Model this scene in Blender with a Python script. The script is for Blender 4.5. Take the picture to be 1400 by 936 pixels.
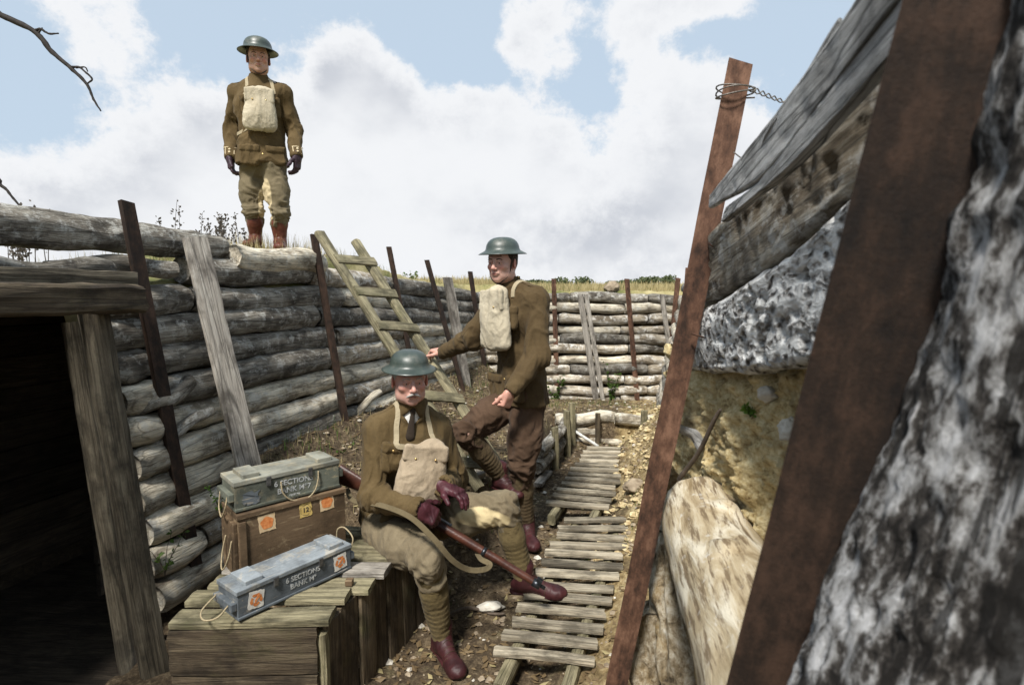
import bpy, math, random
import numpy as np
from mathutils import Vector, Matrix
random.seed(7); rng = np.random.default_rng(7)
scene = bpy.context.scene
for o in list(bpy.data.objects): bpy.data.objects.remove(o)
R = math.radians

# ------------------------------------------------------------------ camera
FPX = 778.0; PITCH = math.atan(80/778.0); CZ = 1.55
cam_d = bpy.data.cameras.new('camera'); cam = bpy.data.objects.new('camera', cam_d)
scene.collection.objects.link(cam); scene.camera = cam
cam_d.sensor_width = 36; cam_d.lens = 36*FPX/1400; cam_d.clip_start = .02; cam_d.clip_end = 4000
cam.location = (0, 0, CZ); cam.rotation_euler = (math.pi/2-PITCH, 0, 0)
cam_d.dof.use_dof = True; cam_d.dof.focus_distance = 3.0; cam_d.dof.aperture_fstop = 5.0
cp, sp = math.cos(PITCH), math.sin(PITCH)
def ray(px, py):
    x = (px-700)/FPX; y = (468-py)/FPX
    return Vector((x, cp+y*sp, -sp+y*cp))
def W(px, py, Y):
    d = ray(px, py); return Vector((0, 0, CZ))+d*(Y/d.y)
def WZ(px, py, Z):
    d = ray(px, py); return Vector((0, 0, CZ))+d*((Z-CZ)/d.z)

# ------------------------------------------------------------------ light
SUN_EL, SUN_AZ = 54, 200          # azimuth measured clockwise from +Y (behind the camera, to its left)
sd = Vector((math.sin(R(SUN_AZ))*math.cos(R(SUN_EL)), math.cos(R(SUN_AZ))*math.cos(R(SUN_EL)), math.sin(R(SUN_EL))))
sl = bpy.data.lights.new('sun', 'SUN'); sl.energy = 4.7; sl.angle = R(9); sl.color = (1, .96, .9)
so = bpy.data.objects.new('sun', sl); scene.collection.objects.link(so)
so.rotation_euler = sd.to_track_quat('Z', 'Y').to_euler(); so.location = (0, -5, 8)
w = bpy.data.worlds.new('World'); scene.world = w; w.use_nodes = True
nt = w.node_tree; nt.nodes.clear()
def N(t, **k):
    n = nt.nodes.new(t)
    for a, b in k.items(): setattr(n, a, b)
    return n
def Mth(op, a, b=None, clamp=False):
    n = N('ShaderNodeMath', operation=op); n.use_clamp = clamp
    for i, v in enumerate((a, b)):
        if v is None: continue
        if isinstance(v, (int, float)): n.inputs[i].default_value = v
        else: nt.links.new(v, n.inputs[i])
    return n.outputs[0]
out = N('ShaderNodeOutputWorld'); bg = N('ShaderNodeBackground'); bg.inputs[1].default_value = .072
sky = N('ShaderNodeTexSky', sky_type='NISHITA'); sky.sun_disc = False
sky.sun_elevation = R(SUN_EL); sky.sun_rotation = R(SUN_AZ); sky.dust_density = 1.5; sky.air_density = 1.0
tc = N('ShaderNodeTexCoord')
def sm(px, py, r, wgt):
    c = ray(px, py).normalized()
    n = N('ShaderNodeVectorMath', operation='DISTANCE'); nt.links.new(warp.outputs[0], n.inputs[0]); n.inputs[1].default_value = c
    m = N('ShaderNodeMapRange', interpolation_type='SMOOTHERSTEP'); nt.links.new(n.outputs['Value'], m.inputs[0])
    m.inputs[1].default_value = r/FPX; m.inputs[2].default_value = 0; m.inputs[3].default_value = 0; m.inputs[4].default_value = wgt
    return m.outputs[0]
nz0 = N('ShaderNodeTexNoise'); nz0.inputs['Scale'].default_value = 5; nz0.inputs['Detail'].default_value = 6; nt.links.new(tc.outputs['Generated'], nz0.inputs[0])
ws = N('ShaderNodeVectorMath', operation='MULTIPLY_ADD'); nt.links.new(nz0.outputs['Color'], ws.inputs[0]); ws.inputs[1].default_value = (.16, .16, .16)
nt.links.new(tc.outputs['Generated'], ws.inputs[2])
warp = N('ShaderNodeVectorMath', operation='SUBTRACT'); nt.links.new(ws.outputs[0], warp.inputs[0]); warp.inputs[1].default_value = (.08, .08, .08)
blobs = [(500, 115, 120, 1.0), (600, 230, 220, .8), (420, 190, 130, .5), (330, 290, 220, .5), (235, 200, 110, .5), (130, 15, 90, .55), (745, 15, 105, .6),
         (930, 10, 130, .6), (1040, 210, 230, .7), (830, 220, 240, .6), (160, 290, 130, .4), (40, 270, 110, .3), (700, 60, 60, .3), (350, 20, 60, .2), (1100, 330, 300, .5),
         (590, 0, 150, -1.0), (560, 20, 60, -.5), (810, 105, 60, -.3), (700, 95, 50, -.3), (1080, 80, 130, -.9), (960, 85, 70, -.6), (50, 170, 100, -.35), (300, 80, 70, -.25), (265, 215, 40, -.2), (240, 30, 80, -.2), (60, 60, 90, -.15), (640, 75, 60, -.5)]
acc = None
for b in blobs:
    v = sm(*b); acc = v if acc is None else Mth('ADD', acc, v)
def noise(scale, detail, rough, vec, off=(0, 0, 0), st=(1, 1, 1)):
    mp = N('ShaderNodeMapping'); mp.inputs['Location'].default_value = off; mp.inputs['Scale'].default_value = st
    nt.links.new(vec, mp.inputs[0]); n = N('ShaderNodeTexNoise'); nt.links.new(mp.outputs[0], n.inputs[0])
    n.inputs['Scale'].default_value = scale; n.inputs['Detail'].default_value = detail; n.inputs['Roughness'].default_value = rough
    return n.outputs['Fac']
n1 = noise(5, 14, .66, tc.outputs['Generated'], (3, 1, 0), (1, 1, 1.1))
n2 = noise(15, 12, .7, tc.outputs['Generated'], (1, 4, 2), (1, 1, 1.2))
dens = Mth('ADD', acc, Mth('MULTIPLY', Mth('SUBTRACT', n1, .5), 2.0))
dens = Mth('ADD', dens, Mth('MULTIPLY', Mth('SUBTRACT', n2, .5), 1.3))
sx = N('ShaderNodeSeparateXYZ'); nt.links.new(tc.outputs['Generated'], sx.inputs[0])
lo = N('ShaderNodeMapRange', interpolation_type='SMOOTHSTEP'); nt.links.new(sx.outputs[2], lo.inputs[0])
lo.inputs[1].default_value = .28; lo.inputs[2].default_value = .02; lo.inputs[3].default_value = 0; lo.inputs[4].default_value = .55
dens = Mth('ADD', dens, lo.outputs[0])
cr = N('ShaderNodeMapRange', interpolation_type='SMOOTHSTEP'); nt.links.new(dens, cr.inputs[0])
cr.inputs[1].default_value = .04; cr.inputs[2].default_value = .44
n3 = noise(2.9, 8, .5, tc.outputs['Generated'], (9, 2, 5), (1, 1, 1.5))
sh = N('ShaderNodeMapRange', interpolation_type='SMOOTHSTEP'); nt.links.new(n3, sh.inputs[0]); sh.inputs[1].default_value = .40; sh.inputs[2].default_value = .66
# grey bases only where the cloud is thick
thick = N('ShaderNodeMapRange', interpolation_type='SMOOTHSTEP'); nt.links.new(dens, thick.inputs[0]); thick.inputs[1].default_value = .45; thick.inputs[2].default_value = 1.2
shd = Mth('MULTIPLY', sh.outputs[0], thick.outputs[0])
cc = N('ShaderNodeMix', data_type='RGBA'); nt.links.new(shd, cc.inputs[0]); cc.inputs[6].default_value = (9.1, 9.25, 9.5, 1); cc.inputs[7].default_value = (6.0, 6.3, 6.9, 1)
hz = N('ShaderNodeMix', data_type='RGBA'); hz.inputs[0].default_value = .85; nt.links.new(sky.outputs[0], hz.inputs[6]); hz.inputs[7].default_value = (6.2, 7.5, 8.9, 1)
fin = N('ShaderNodeMix', data_type='RGBA'); nt.links.new(cr.outputs[0], fin.inputs[0]); nt.links.new(hz.outputs[2], fin.inputs[6]); nt.links.new(cc.outputs[2], fin.inputs[7])
nt.links.new(fin.outputs[2], bg.inputs[0]); nt.links.new(bg.outputs[0], out.inputs[0])
vs = scene.view_settings; vs.view_transform = 'Standard'; vs.look = 'None'; vs.exposure = .46; vs.gamma = 1
scene.render.engine = 'CYCLES'

# ------------------------------------------------------------------ helpers
def _h(ix, iy, iz):
    n = (ix.astype(np.int64)*374761393+iy.astype(np.int64)*668265263+iz.astype(np.int64)*2147483647) & 0xffffffff
    n = ((n ^ (n >> 13))*1274126177) & 0xffffffff
    return ((n ^ (n >> 16)) & 0xffff)/65535.0
def vnoise(p):
    f = np.floor(p); t = p-f; t = t*t*(3-2*t); i = f.astype(np.int64); r = 0
    for a in (0, 1):
        for b in (0, 1):
            for c in (0, 1):
                r = r+_h(i[..., 0]+a, i[..., 1]+b, i[..., 2]+c)*np.where(a, t[..., 0], 1-t[..., 0])*np.where(b, t[..., 1], 1-t[..., 1])*np.where(c, t[..., 2], 1-t[..., 2])
    return r
def fbm(p, o=4, g=.5):
    a = 1; s = 0; tot = 0
    for k in range(o):
        s = s+a*vnoise(p*2.03**k+k*17.3); tot += a; a *= g
    return s/tot*2-1
COL = scene.collection
def props(o, label=None, cat=None, group=None, kind=None):
    if label: o['label'] = label
    if cat: o['category'] = cat
    if group: o['group'] = group
    if kind: o['kind'] = kind
    return o
def thing(name, loc, label, cat, group=None):
    o = bpy.data.objects.new(name, None); COL.objects.link(o); o.empty_display_size = .1
    o.location = loc; o['_mw'] = 0; del o['_mw']
    return props(o, label, cat, group)
def mk(name, V, F, mat, parent=None, M=None, smooth=True):
    me = bpy.data.meshes.new(name); V = np.asarray(V, dtype=float)
    me.from_pydata(V.tolist() if not isinstance(V, list) else V, [], F if isinstance(F, list) else F.tolist())
    if smooth: me.polygons.foreach_set('use_smooth', [True]*len(me.polygons))
    me.materials.append(mat); me.update()
    o = bpy.data.objects.new(name, me); COL.objects.link(o)
    M = M or Matrix.Identity(4)
    if parent is not None:
        pm = PW.get(parent.name) or Matrix.Translation(parent.location)
        o.parent = parent; o.matrix_parent_inverse = pm.inverted()
    o.matrix_basis = M; PW[o.name] = M
    return o
PW = {}
def frame(a, b, up=Vector((0, 0, 1))):
    """matrix with local X from a to b, local Z as near to up as can be"""
    x = (b-a).normalized(); y = up.cross(x)
    if y.length < 1e-4: y = Vector((0, 1, 0)).cross(x)
    y.normalize(); z = x.cross(y)
    M = Matrix.Identity(4)
    for i in range(3): M[i][0] = x[i]; M[i][1] = y[i]; M[i][2] = z[i]; M[i][3] = a[i]
    return M
def grid_faces(nu, nv, wrap=True, off=0):
    F = []
    for i in range(nu-1):
        for j in range(nv if wrap else nv-1):
            k = (j+1) % nv
            F.append((off+i*nv+j, off+(i+1)*nv+j, off+(i+1)*nv+k, off+i*nv+k))
    return F
def log(name, a, b, ra, rb, mat, parent=None, rough=.12, seed=None, seg=26, step=.035, bend=.02, up=Vector((0, 0, 1)), flat=1, bark=0.0, endr=1.0, endl=.012, bf=(7, 30, 30)):
    a = Vector(a); b = Vector(b); L = (b-a).length; n = max(6, int(L/step)); seed = seed if seed is not None else random.random()*100
    t = np.linspace(0, 1, n); th = np.linspace(0, 2*np.pi, seg, endpoint=False)
    T, TH = np.meshgrid(t, th, indexing='ij'); r0 = ra+(rb-ra)*T
    rm = (ra+rb)/2
    p = np.stack([T*L, np.cos(TH)*rm, np.sin(TH)*rm], -1)
    d = fbm(p*np.array([1.6, 7, 7])+seed, 3)*rough*.8+fbm(p*np.array([5, 30, 30])+seed*3, 3)*rough*.8
    kn = np.maximum(0, fbm(p*np.array([7, 11, 11])+seed*7, 2)-.40)*.45
    d = d+kn
    if bark:
        rd = 1-np.abs(fbm(p*np.array(bf)+seed*5, 4))*2.2
        d = d+bark*rd
    r = r0*(1+d)
    e = np.minimum(T, 1-T)*L; r = r*(1-.16*endr*np.exp(-e/endl))
    by = bend*np.sin(np.pi*T*1.0+seed)*1+bend*.4*np.sin(5*T+seed); bz = bend*np.sin(2.3*T*np.pi+seed*2)*.6
    by = by-by[0]*(1-T)-by[-1]*T; bz = bz-bz[0]*(1-T)-bz[-1]*T
    V = np.stack([T*L, np.cos(TH)*r+by, np.sin(TH)*r*flat+bz], -1).reshape(-1, 3)
    F = grid_faces(n, seg)
    for e, i0 in ((0, 0), (1, (n-1)*seg)):
        ring = V[i0:i0+seg]; c = ring.mean(0); inn = c+(ring-c)*.55; inn[:, 0] += (rng.random(seg)-.5)*.012
        k = len(V); V = np.vstack([V, inn, c[None]])
        for j in range(seg):
            q = (i0+j, i0+(j+1) % seg, k+(j+1) % seg, k+j); tr = (k+j, k+(j+1) % seg, k+seg)
            F.append(q if e == 1 else q[::-1]); F.append(tr if e == 1 else tr[::-1])
    F = [f[::-1] for f in F]
    return mk(name, V, F, mat, parent, frame(a, b, up))
def tube(name, pts, rad, mat, parent=None, seg=8, jitter=0, closed=False):
    P = [Vector(p) for p in pts]; n = len(P); rad = rad if hasattr(rad, '__len__') else [rad]*n
    c = sum(P, Vector())/n; V = []; prev = None
    for i in range(n):
        if closed: tn = (P[(i+1) % n]-P[i-1])
        else: tn = P[min(i+1, n-1)]-P[max(i-1, 0)]
        tn.normalize()
        if prev is None: u = tn.orthogonal().normalized()
        else: u = (prev-tn*prev.dot(tn)).normalized()
        prev = u; v = tn.cross(u)
        for j in range(seg):
            an = 2*math.pi*j/seg; rr = rad[i]*(1+random.uniform(-jitter, jitter))
            V.append(tuple(P[i]-c+(u*math.cos(an)+v*math.sin(an))*rr))
    F = grid_faces(n, seg)
    if closed:
        F += [((n-1)*seg+j, j, (j+1) % seg, (n-1)*seg+(j+1) % seg) for j in range(seg)]
    else: F += [tuple(range(seg)), tuple(range(n*seg-1, (n-1)*seg-1, -1))]
    F = [f[::-1] for f in F]
    return mk(name, V, F, mat, parent, Matrix.Translation(c))
def spline(pts, n=8):
    P = [Vector(p) for p in pts]; P = [P[0]*2-P[1]]+P+[P[-1]*2-P[-2]]; out = []
    for i in range(1, len(P)-2):
        for k in range(n):
            t = k/n; a, b, c, d = P[i-1:i+3]
            out.append(.5*((2*b)+(c-a)*t+(2*a-5*b+4*c-d)*t*t+(3*b-a-3*c+d)*t**3))
    out.append(P[-2]); return out
def plank(name, a, b, wid, th, mat, parent=None, up=Vector((0, 0, 1)), rough=.004, wid2=None, seed=None, chip=.01, warp=.004, step=.03, tex=1):
    """board whose long axis runs a->b, width across, thickness along up; a,b are the centre line of the board"""
    a = Vector(a); b = Vector(b); L = (b-a).length; wid2 = wid2 or wid; seed = seed if seed is not None else random.random()*90
    n = max(4, int(L/step)); m = max(3, int(wid/max(step*.8, wid/14))); k = 2
    # ring around the cross-section with small bevel
    bev = min(th, wid)*.14; sec = []
    hw = .5; ht = th/2
    top = [(-hw+(i/m), 1) for i in range(m+1)]
    sec = []
    for u, s in top: sec.append((u, 1, 0))
    sec.append((.5, 0, 1))
    for u, s in reversed(top): sec.append((u, -1, 0))
    sec.append((-.5, 0, 1))
    S = len(sec); V = []
    for i in range(n+1):
        t = i/n
        for (u, s, side) in sec:
            wd = wid+(wid2-wid)*t
            y = u*wd; z = s*ht
            if abs(u) == .5 and not side: z *= .80; y *= (1-bev*.8/wd)
            V.append([t*L, y, z])
    V = np.array(V)
    q = V*np.array([3, 22, 22])+seed
    V[:, 2] += fbm(q, 3)*rough+warp*np.sin(V[:, 0]/L*3+seed)+fbm(V*np.array([2, 3, 3])+seed, 2)*warp
    V[:, 1] += fbm(V*np.array([6, 2, 9])+seed+9, 3)*rough*1.2
    endn = fbm(np.stack([V[:, 1]*40, V[:, 2]*20, V[:, 0]*0+seed], -1), 3)*chip
    V[:S, 0] -= endn[:S]; V[-S:, 0] += endn[-S:]
    F = grid_faces(n+1, S)
    F += [tuple(range(S)), tuple(range((n+1)*S-1, n*S-1, -1))]
    F = [f[::-1] for f in F]
    return mk(name, V, F, mat, parent, frame(a, b, up), smooth=False)
def lathe(prof, seg=32, sx=1, sy=1):
    V = []; n = len(prof)
    for r, z in prof:
        for j in range(seg):
            an = 2*math.pi*j/seg; V.append((r*math.cos(an)*sx, r*math.sin(an)*sy, z))
    return V, grid_faces(n, seg)

# ------------------------------------------------------------------ materials
class MatB:
    def __init__(s, name, rough=.8):
        s.m = bpy.data.materials.new(name); s.m.use_nodes = True; s.t = s.m.node_tree; s.t.nodes.clear()
        s.o = s.n('ShaderNodeOutputMaterial'); s.b = s.n('ShaderNodeBsdfPrincipled'); s.l(s.b.outputs[0], s.o.inputs[0])
        s.b.inputs['Roughness'].default_value = rough; s.b.inputs['Specular IOR Level'].default_value = .3
        s.tc = s.n('ShaderNodeTexCoord'); s.oi = s.n('ShaderNodeObjectInfo')
        a = s.n('ShaderNodeVectorMath', operation='MULTIPLY_ADD'); s.l(s.oi.outputs['Random'], a.inputs[0]); a.inputs[1].default_value = (37, 21, 53)
        s.l(s.tc.outputs['Object'], a.inputs[2]); s.v = a.outputs[0]
    def n(s, t, **k):
        x = s.t.nodes.new(t)
        for a, b in k.items(): setattr(x, a, b)
        return x
    def l(s, a, b): s.t.links.new(a, b)
    def noise(s, scale, detail=5, rough=.6, st=(1, 1, 1), vec=None, dist=0):
        mp = s.n('ShaderNodeMapping'); s.l(vec or s.v, mp.inputs[0]); mp.inputs['Scale'].default_value = st
        x = s.n('ShaderNodeTexNoise'); s.l(mp.outputs[0], x.inputs[0]); x.inputs['Scale'].default_value = scale
        x.inputs['Detail'].default_value = detail; x.inputs['Roughness'].default_value = rough; x.inputs['Distortion'].default_value = dist
        return x.outputs['Fac']
    def voro(s, scale, st=(1, 1, 1), feature='F1', vec=None):
        mp = s.n('ShaderNodeMapping'); s.l(vec or s.v, mp.inputs[0]); mp.inputs['Scale'].default_value = st
        x = s.n('ShaderNodeTexVoronoi', feature=feature); s.l(mp.outputs[0], x.inputs[0]); x.inputs['Scale'].default_value = scale
        return x.outputs['Distance']
    def ramp(s, f, stops):
        r = s.n('ShaderNodeValToRGB'); s.l(f, r.inputs[0]); e = r.color_ramp.elements
        while len(e) < len(stops): e.new(.5)
        for x, (p, c) in zip(e, stops):
            x.position = p; x.color = (c[0], c[1], c[2], 1) if hasattr(c, '__len__') else (c, c, c, 1)
        return r.outputs[0]
    def mix(s, f, a, b, mode='MIX'):
        x = s.n('ShaderNodeMix', data_type='RGBA', blend_type=mode)
        for i, v in ((0, f), (6, a), (7, b)):
            if isinstance(v, (int, float)): x.inputs[i].default_value = v if i == 0 else (v, v, v, 1)
            elif isinstance(v, tuple): x.inputs[i].default_value = (*v, 1) if len(v) == 3 else v
            else: s.l(v, x.inputs[i])
        return x.outputs[2]
    def math(s, op, a, b=None, clamp=False):
        x = s.n('ShaderNodeMath', operation=op); x.use_clamp = clamp
        for i, v in enumerate((a, b)):
            if v is None: continue
            if isinstance(v, (int, float)): x.inputs[i].default_value = v
            else: s.l(v, x.inputs[i])
        return x.outputs[0]
    def bump(s, h, strength=.5, dist=.01, prev=None):
        x = s.n('ShaderNodeBump'); s.l(h, x.inputs['Height']); x.inputs['Strength'].default_value = strength; x.inputs['Distance'].default_value = dist
        if prev is not None: s.l(prev, x.inputs['Normal'])
        return x.outputs[0]
    def col(s, c):
        if isinstance(c, tuple): s.b.inputs['Base Color'].default_value = (*c, 1)
        else: s.l(c, s.b.inputs['Base Color'])
    def nor(s, x): s.l(x, s.b.inputs['Normal'])
def wood_mat(name, dark, mid, light, bump=.8, dist=.012, st=(1.2, 9, 9), lichen=None, crack=.5, vary=.35, moss=0):
    m = MatB(name, .85)
    a = m.noise(3.2, 8, .68, st, dist=.6); fine = m.noise(9, 8, .7, (st[0]*.8, st[1]*2.4, st[2]*2.4))
    patch = m.noise(5, 6, .65, (1, 1.6, 1.6))
    f = m.math('ADD', m.math('MULTIPLY', a, .6), m.math('MULTIPLY', fine, .4))
    c = m.ramp(f, [(.33, dark), (.46, mid), (.62, light)])
    c = m.mix(m.ramp(patch, [(.46, 0), (.62, .75)]), c, dark)
    if lichen: c = m.mix(m.ramp(m.noise(14, 8, .75), [(.52, 0), (.6, .8)]), c, lichen)
    if moss: c = m.mix(m.ramp(m.noise(4, 6, .7), [(.55, 0), (.7, moss)]), c, (.07, .075, .02))
    cr = m.voro(2.3, (st[0]*.5, st[1]*.9, st[2]*.9), 'DISTANCE_TO_EDGE'); crk = m.ramp(cr, [(.0, 1), (.05, 0)])
    c = m.mix(m.math('MULTIPLY', crk, crack), c, tuple(x*.35 for x in dark))
    rv = m.math('ADD', m.math('MULTIPLY', m.oi.outputs['Random'], vary*2), 1-vary)
    cm = m.n('ShaderNodeCombineColor'); [m.l(rv, cm.inputs[i]) for i in range(3)]
    c = m.mix(1.0, c, cm.outputs[0], 'MULTIPLY')
    m.col(c)
    h = m.math('SUBTRACT', m.math('ADD', f, m.math('MULTIPLY', patch, -.3)), m.math('MULTIPLY', crk, .25*crack))
    n = m.bump(h, bump, dist); n = m.bump(fine, bump*.5, dist*.4, n); m.nor(n)
    return m.m
M = {}
M['log_pale'] = wood_mat('weathered pale log', (.075, .055, .035), (.52, .46, .35), (.80, .74, .60), lichen=(.52, .5, .44), bump=1, dist=.018)
M['log_dark'] = wood_mat('weathered bark log', (.04, .033, .026), (.17, .15, .12), (.42, .39, .33), lichen=(.45, .44, .4), bump=1, dist=.02)
M['log_mid'] = wood_mat('brown grey weathered log', (.05, .035, .022), (.32, .265, .19), (.64, .6, .51), st=(1.0, 12, 12), lichen=(.62, .61, .57), bump=1, dist=.014)
M['plank'] = wood_mat('grey weathered plank', (.06, .05, .04), (.26, .235, .2), (.42, .39, .34), st=(1, 14, 5), crack=.6, vary=.2)
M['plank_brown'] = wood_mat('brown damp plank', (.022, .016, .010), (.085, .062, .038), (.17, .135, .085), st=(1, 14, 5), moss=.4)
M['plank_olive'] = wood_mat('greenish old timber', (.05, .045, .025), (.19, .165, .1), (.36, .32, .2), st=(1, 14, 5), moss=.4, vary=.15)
M['duck'] = wood_mat('duckboard slat wood', (.06, .05, .035), (.27, .23, .165), (.47, .42, .32), st=(1, 14, 5), vary=.3)
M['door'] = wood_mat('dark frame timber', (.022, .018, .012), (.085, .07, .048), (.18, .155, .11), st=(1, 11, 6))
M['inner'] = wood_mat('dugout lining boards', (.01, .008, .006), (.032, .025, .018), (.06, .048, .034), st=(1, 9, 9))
M['silver'] = wood_mat('silvery split board', (.10, .097, .09), (.42, .415, .40), (.70, .70, .69), st=(1.3, 17, 17), dist=.010, bump=1, crack=.8, vary=.1)
def rotten():
    m = MatB('rotten honeycombed wood', .9)
    wv = m.n('ShaderNodeTexNoise'); m.l(m.v, wv.inputs[0]); wv.inputs['Scale'].default_value = 16; wa = m.n('ShaderNodeVectorMath', operation='MULTIPLY_ADD'); m.l(wv.outputs['Color'], wa.inputs[0]); wa.inputs[1].default_value = (.09, .09, .09); m.l(m.v, wa.inputs[2])
    v = m.voro(30, (.7, 1.8, 1.8), vec=wa.outputs[0]); big = m.noise(9, 7, .7, (1, 1.6, 1.6)); f = m.noise(45, 6, .7, (.6, 1, 1))
    c = m.ramp(m.math('ADD', m.math('MULTIPLY', f, .55), m.math('MULTIPLY', v, .55)), [(.30, (.02, .016, .012)), (.40, (.15, .14, .13)), (.52, (.46, .455, .44)), (.7, (.62, .62, .60))])
    c = m.mix(m.ramp(big, [(.5, 0), (.62, .7)]), c, (.1, .085, .065)); m.col(c)
    m.nor(m.bump(f, .6, .006, m.bump(big, 1, .02, m.bump(m.ramp(v, [(.1, 0), (.6, 1)]), .9, .010)))); return m.m
M['rotten'] = rotten()
def bark():
    m = MatB('coarse bark with grey lichen', .9)
    v = m.noise(24, 5, .62, (.6, 1.5, 1.5)); f = m.noise(75, 7, .75, (.7, 1.4, 1.4))
    h = m.math('ADD', m.math('MULTIPLY', v, .65), m.math('MULTIPLY', f, .35))
    c = m.ramp(h, [(.42, (.012, .010, .008)), (.48, (.07, .062, .055)), (.52, (.28, .275, .265)), (.60, (.58, .58, .58))])
    fu = m.noise(4.5, 5, .6, (.35, 3.4, 3.4), dist=.5); fm = m.ramp(fu, [(.43, 1), (.47, 0)]); c = m.mix(m.math('MULTIPLY', fm, .9), c, (.012, .01, .008)); h = m.math('SUBTRACT', h, m.math('MULTIPLY', fm, .25)); m.col(c); m.nor(m.bump(h, 1, .035)); return m.m
M['bark'] = bark()
def bleached():
    m = MatB('bleached barkless log', .75)
    a = m.noise(5, 8, .65, (.7, 3, 3), dist=1.0); f = m.noise(30, 6, .7, (.25, 2.2, 2.2)); sp_ = m.noise(24, 6, .7)
    c = m.ramp(a, [(.33, (.2, .145, .075)), (.48, (.38, .31, .2)), (.62, (.56, .51, .40))])
    c = m.mix(m.ramp(f, [(.40, .9), (.49, 0)]), c, (.13, .09, .05)); c = m.mix(m.ramp(sp_, [(.60, 0), (.68, .5)]), c, (.6, .59, .55))
    m.col(c); m.nor(m.bump(f, .5, .004, m.bump(a, .6, .012))); return m.m
M['bleached'] = bleached()
def rust(name, a, b, c_):
    m = MatB(name, .8); g = m.noise(30, 8, .75, (.6, 1, 1)); s = m.noise(7, 6, .7, (.35, 1.6, 1.6)); f = m.noise(160, 3, .7)
    c = m.ramp(m.math('ADD', m.math('MULTIPLY', g, .5), m.math('MULTIPLY', s, .5)), [(.40, a), (.5, b), (.60, c_)])
    m.col(c); m.b.inputs['Metallic'].default_value = .15
    m.nor(m.bump(f, .35, .002, m.bump(g, .5, .004))); return m.m
M['rust'] = rust('rusty iron', (.025, .013, .008), (.085, .042, .025), (.17, .092, .058))
M['rust_dark'] = rust('dark rusted iron', (.010, .007, .0055), (.024, .0145, .0095), (.055, .031, .02))
def simple(name, c1, c2, scale=30, rough=.8, bump=.3, dist=.003, st=(1, 1, 1), metal=0, spec=.3, sheen=0):
    m = MatB(name, rough); n = m.noise(scale, 6, .65, st); m.col(m.ramp(n, [(.35, c1), (.65, c2)])); m.nor(m.bump(n, bump, dist))
    m.b.inputs['Metallic'].default_value = metal; m.b.inputs['Specular IOR Level'].default_value = spec
    if sheen: m.b.inputs['Sheen Weight'].default_value = sheen
    return m.m
M['rope'] = simple('hemp rope', (.22, .17, .1), (.42, .35, .22), 200, st=(1, 1, 1), bump=.8)
M['wire'] = simple('old steel wire', (.09, .08, .07), (.2, .18, .16), 80, .5, metal=.6)
M['stone'] = simple('pale stone', (.33, .3, .25), (.56, .53, .46), 14, bump=.7, dist=.01)
M['stone_brown'] = simple('brown stone', (.16, .12, .08), (.33, .27, .19), 14, bump=.7, dist=.01)
M['twig'] = simple('dry twig', (.05, .038, .028), (.13, .1, .075), 40, bump=.5)
M['twig_d'] = simple('dark wet twig', (.012, .010, .009), (.035, .028, .024), 40, bump=.5)
M['pole'] = simple('whitewashed pole', (.45, .45, .42), (.7, .7, .66), 30)
def leafm(name, a, b):
    m = MatB(name, .6); c = m.mix(m.noise(9, 4, .6), a, b); m.col(c)
    m.b.inputs['Subsurface Weight'].default_value = 0
    tr = m.n('ShaderNodeBsdfTranslucent'); m.l(c, tr.inputs[0]); mx = m.n('ShaderNodeMixShader'); mx.inputs[0].default_value = .3
    m.l(m.b.outputs[0], mx.inputs[1]); m.l(tr.outputs[0], mx.inputs[2]); m.l(mx.outputs[0], m.o.inputs[0]); return m.m
M['sandlump'] = simple('yellow clay lump', (.3, .21, .1), (.62, .53, .32), 30, bump=.6, dist=.006)
M['leaf'] = leafm('green leaf', (.035, .08, .012), (.10, .16, .03))
M['leaf_bright'] = leafm('fresh green leaf', (.1, .2, .02), (.16, .28, .05))
M['bush'] = leafm('shrub leaf', (.045, .06, .025), (.1, .12, .045))
M['straw'] = leafm('dry straw', (.26, .21, .1), (.5, .42, .22))
M['deadleaf'] = leafm('dead leaf', (.09, .055, .028), (.26, .19, .1))
M['stalk'] = leafm('dead seed stalk', (.06, .05, .04), (.14, .12, .1))

# ------------------------------------------------------------------ terrain
def xl(y): return -2.763+.296*y          # left wall top line
def xr(y): return .28+.257*y             # right wall top line
FAR = 7.4
def floor_z(x, y):
    z = np.clip((3.6-y)/1.1, 0, 1)*-.15
    # fire step along the left wall
    ex = .05+.296*(y-4.0)
    led = np.clip((ex-x)/.12, 0, 1)*np.clip((y-3.0)/.3, 0, 1)
    z = z*(1-led)+led*(.28+.02*(ex-x))
    # soil heaped at the wall foot
    z = z+np.clip(1-(x-xl(y)-.30)/.55, 0, 1)**2*.22*np.clip((y-2.6)/.8, 0, 1)
    # raised ground at the far end
    fz = np.clip((y-5.42)/.06, 0, 1)*np.clip((x-.3)/.1, 0, 1)
    z = z*(1-fz)+fz*(.29-np.clip((y-5.6)/1.7, 0, 1)*.24)
    # spoil heap on the right of the boards
    cx = xr(y)-.18; m = np.clip(1-(cx-x)/(.52+.1*np.sin(y*3)), 0, 1)
    z = z+m**1.3*.5*np.clip((5.5-y)/.4, 0, 1)*(.55+.45*np.clip((y-3.0)/.9, 0, 1))
    return z
def ground_z(x, y):
    base = 1.52-.0*x
    d = xl(y)-x
    m = np.exp(-(((x+2.3)/1.6)**2+((y-4.9)/1.25)**2))*.30
    z = np.where(x < 0, 1.54+m, 1.45)
    z = z+np.where((x > .3), np.clip((5.5-y)/3, 0, 1)*.25, 0)
    return z-np.clip((np.hypot(x, y)-14)/60, 0, 1)*.35
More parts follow.
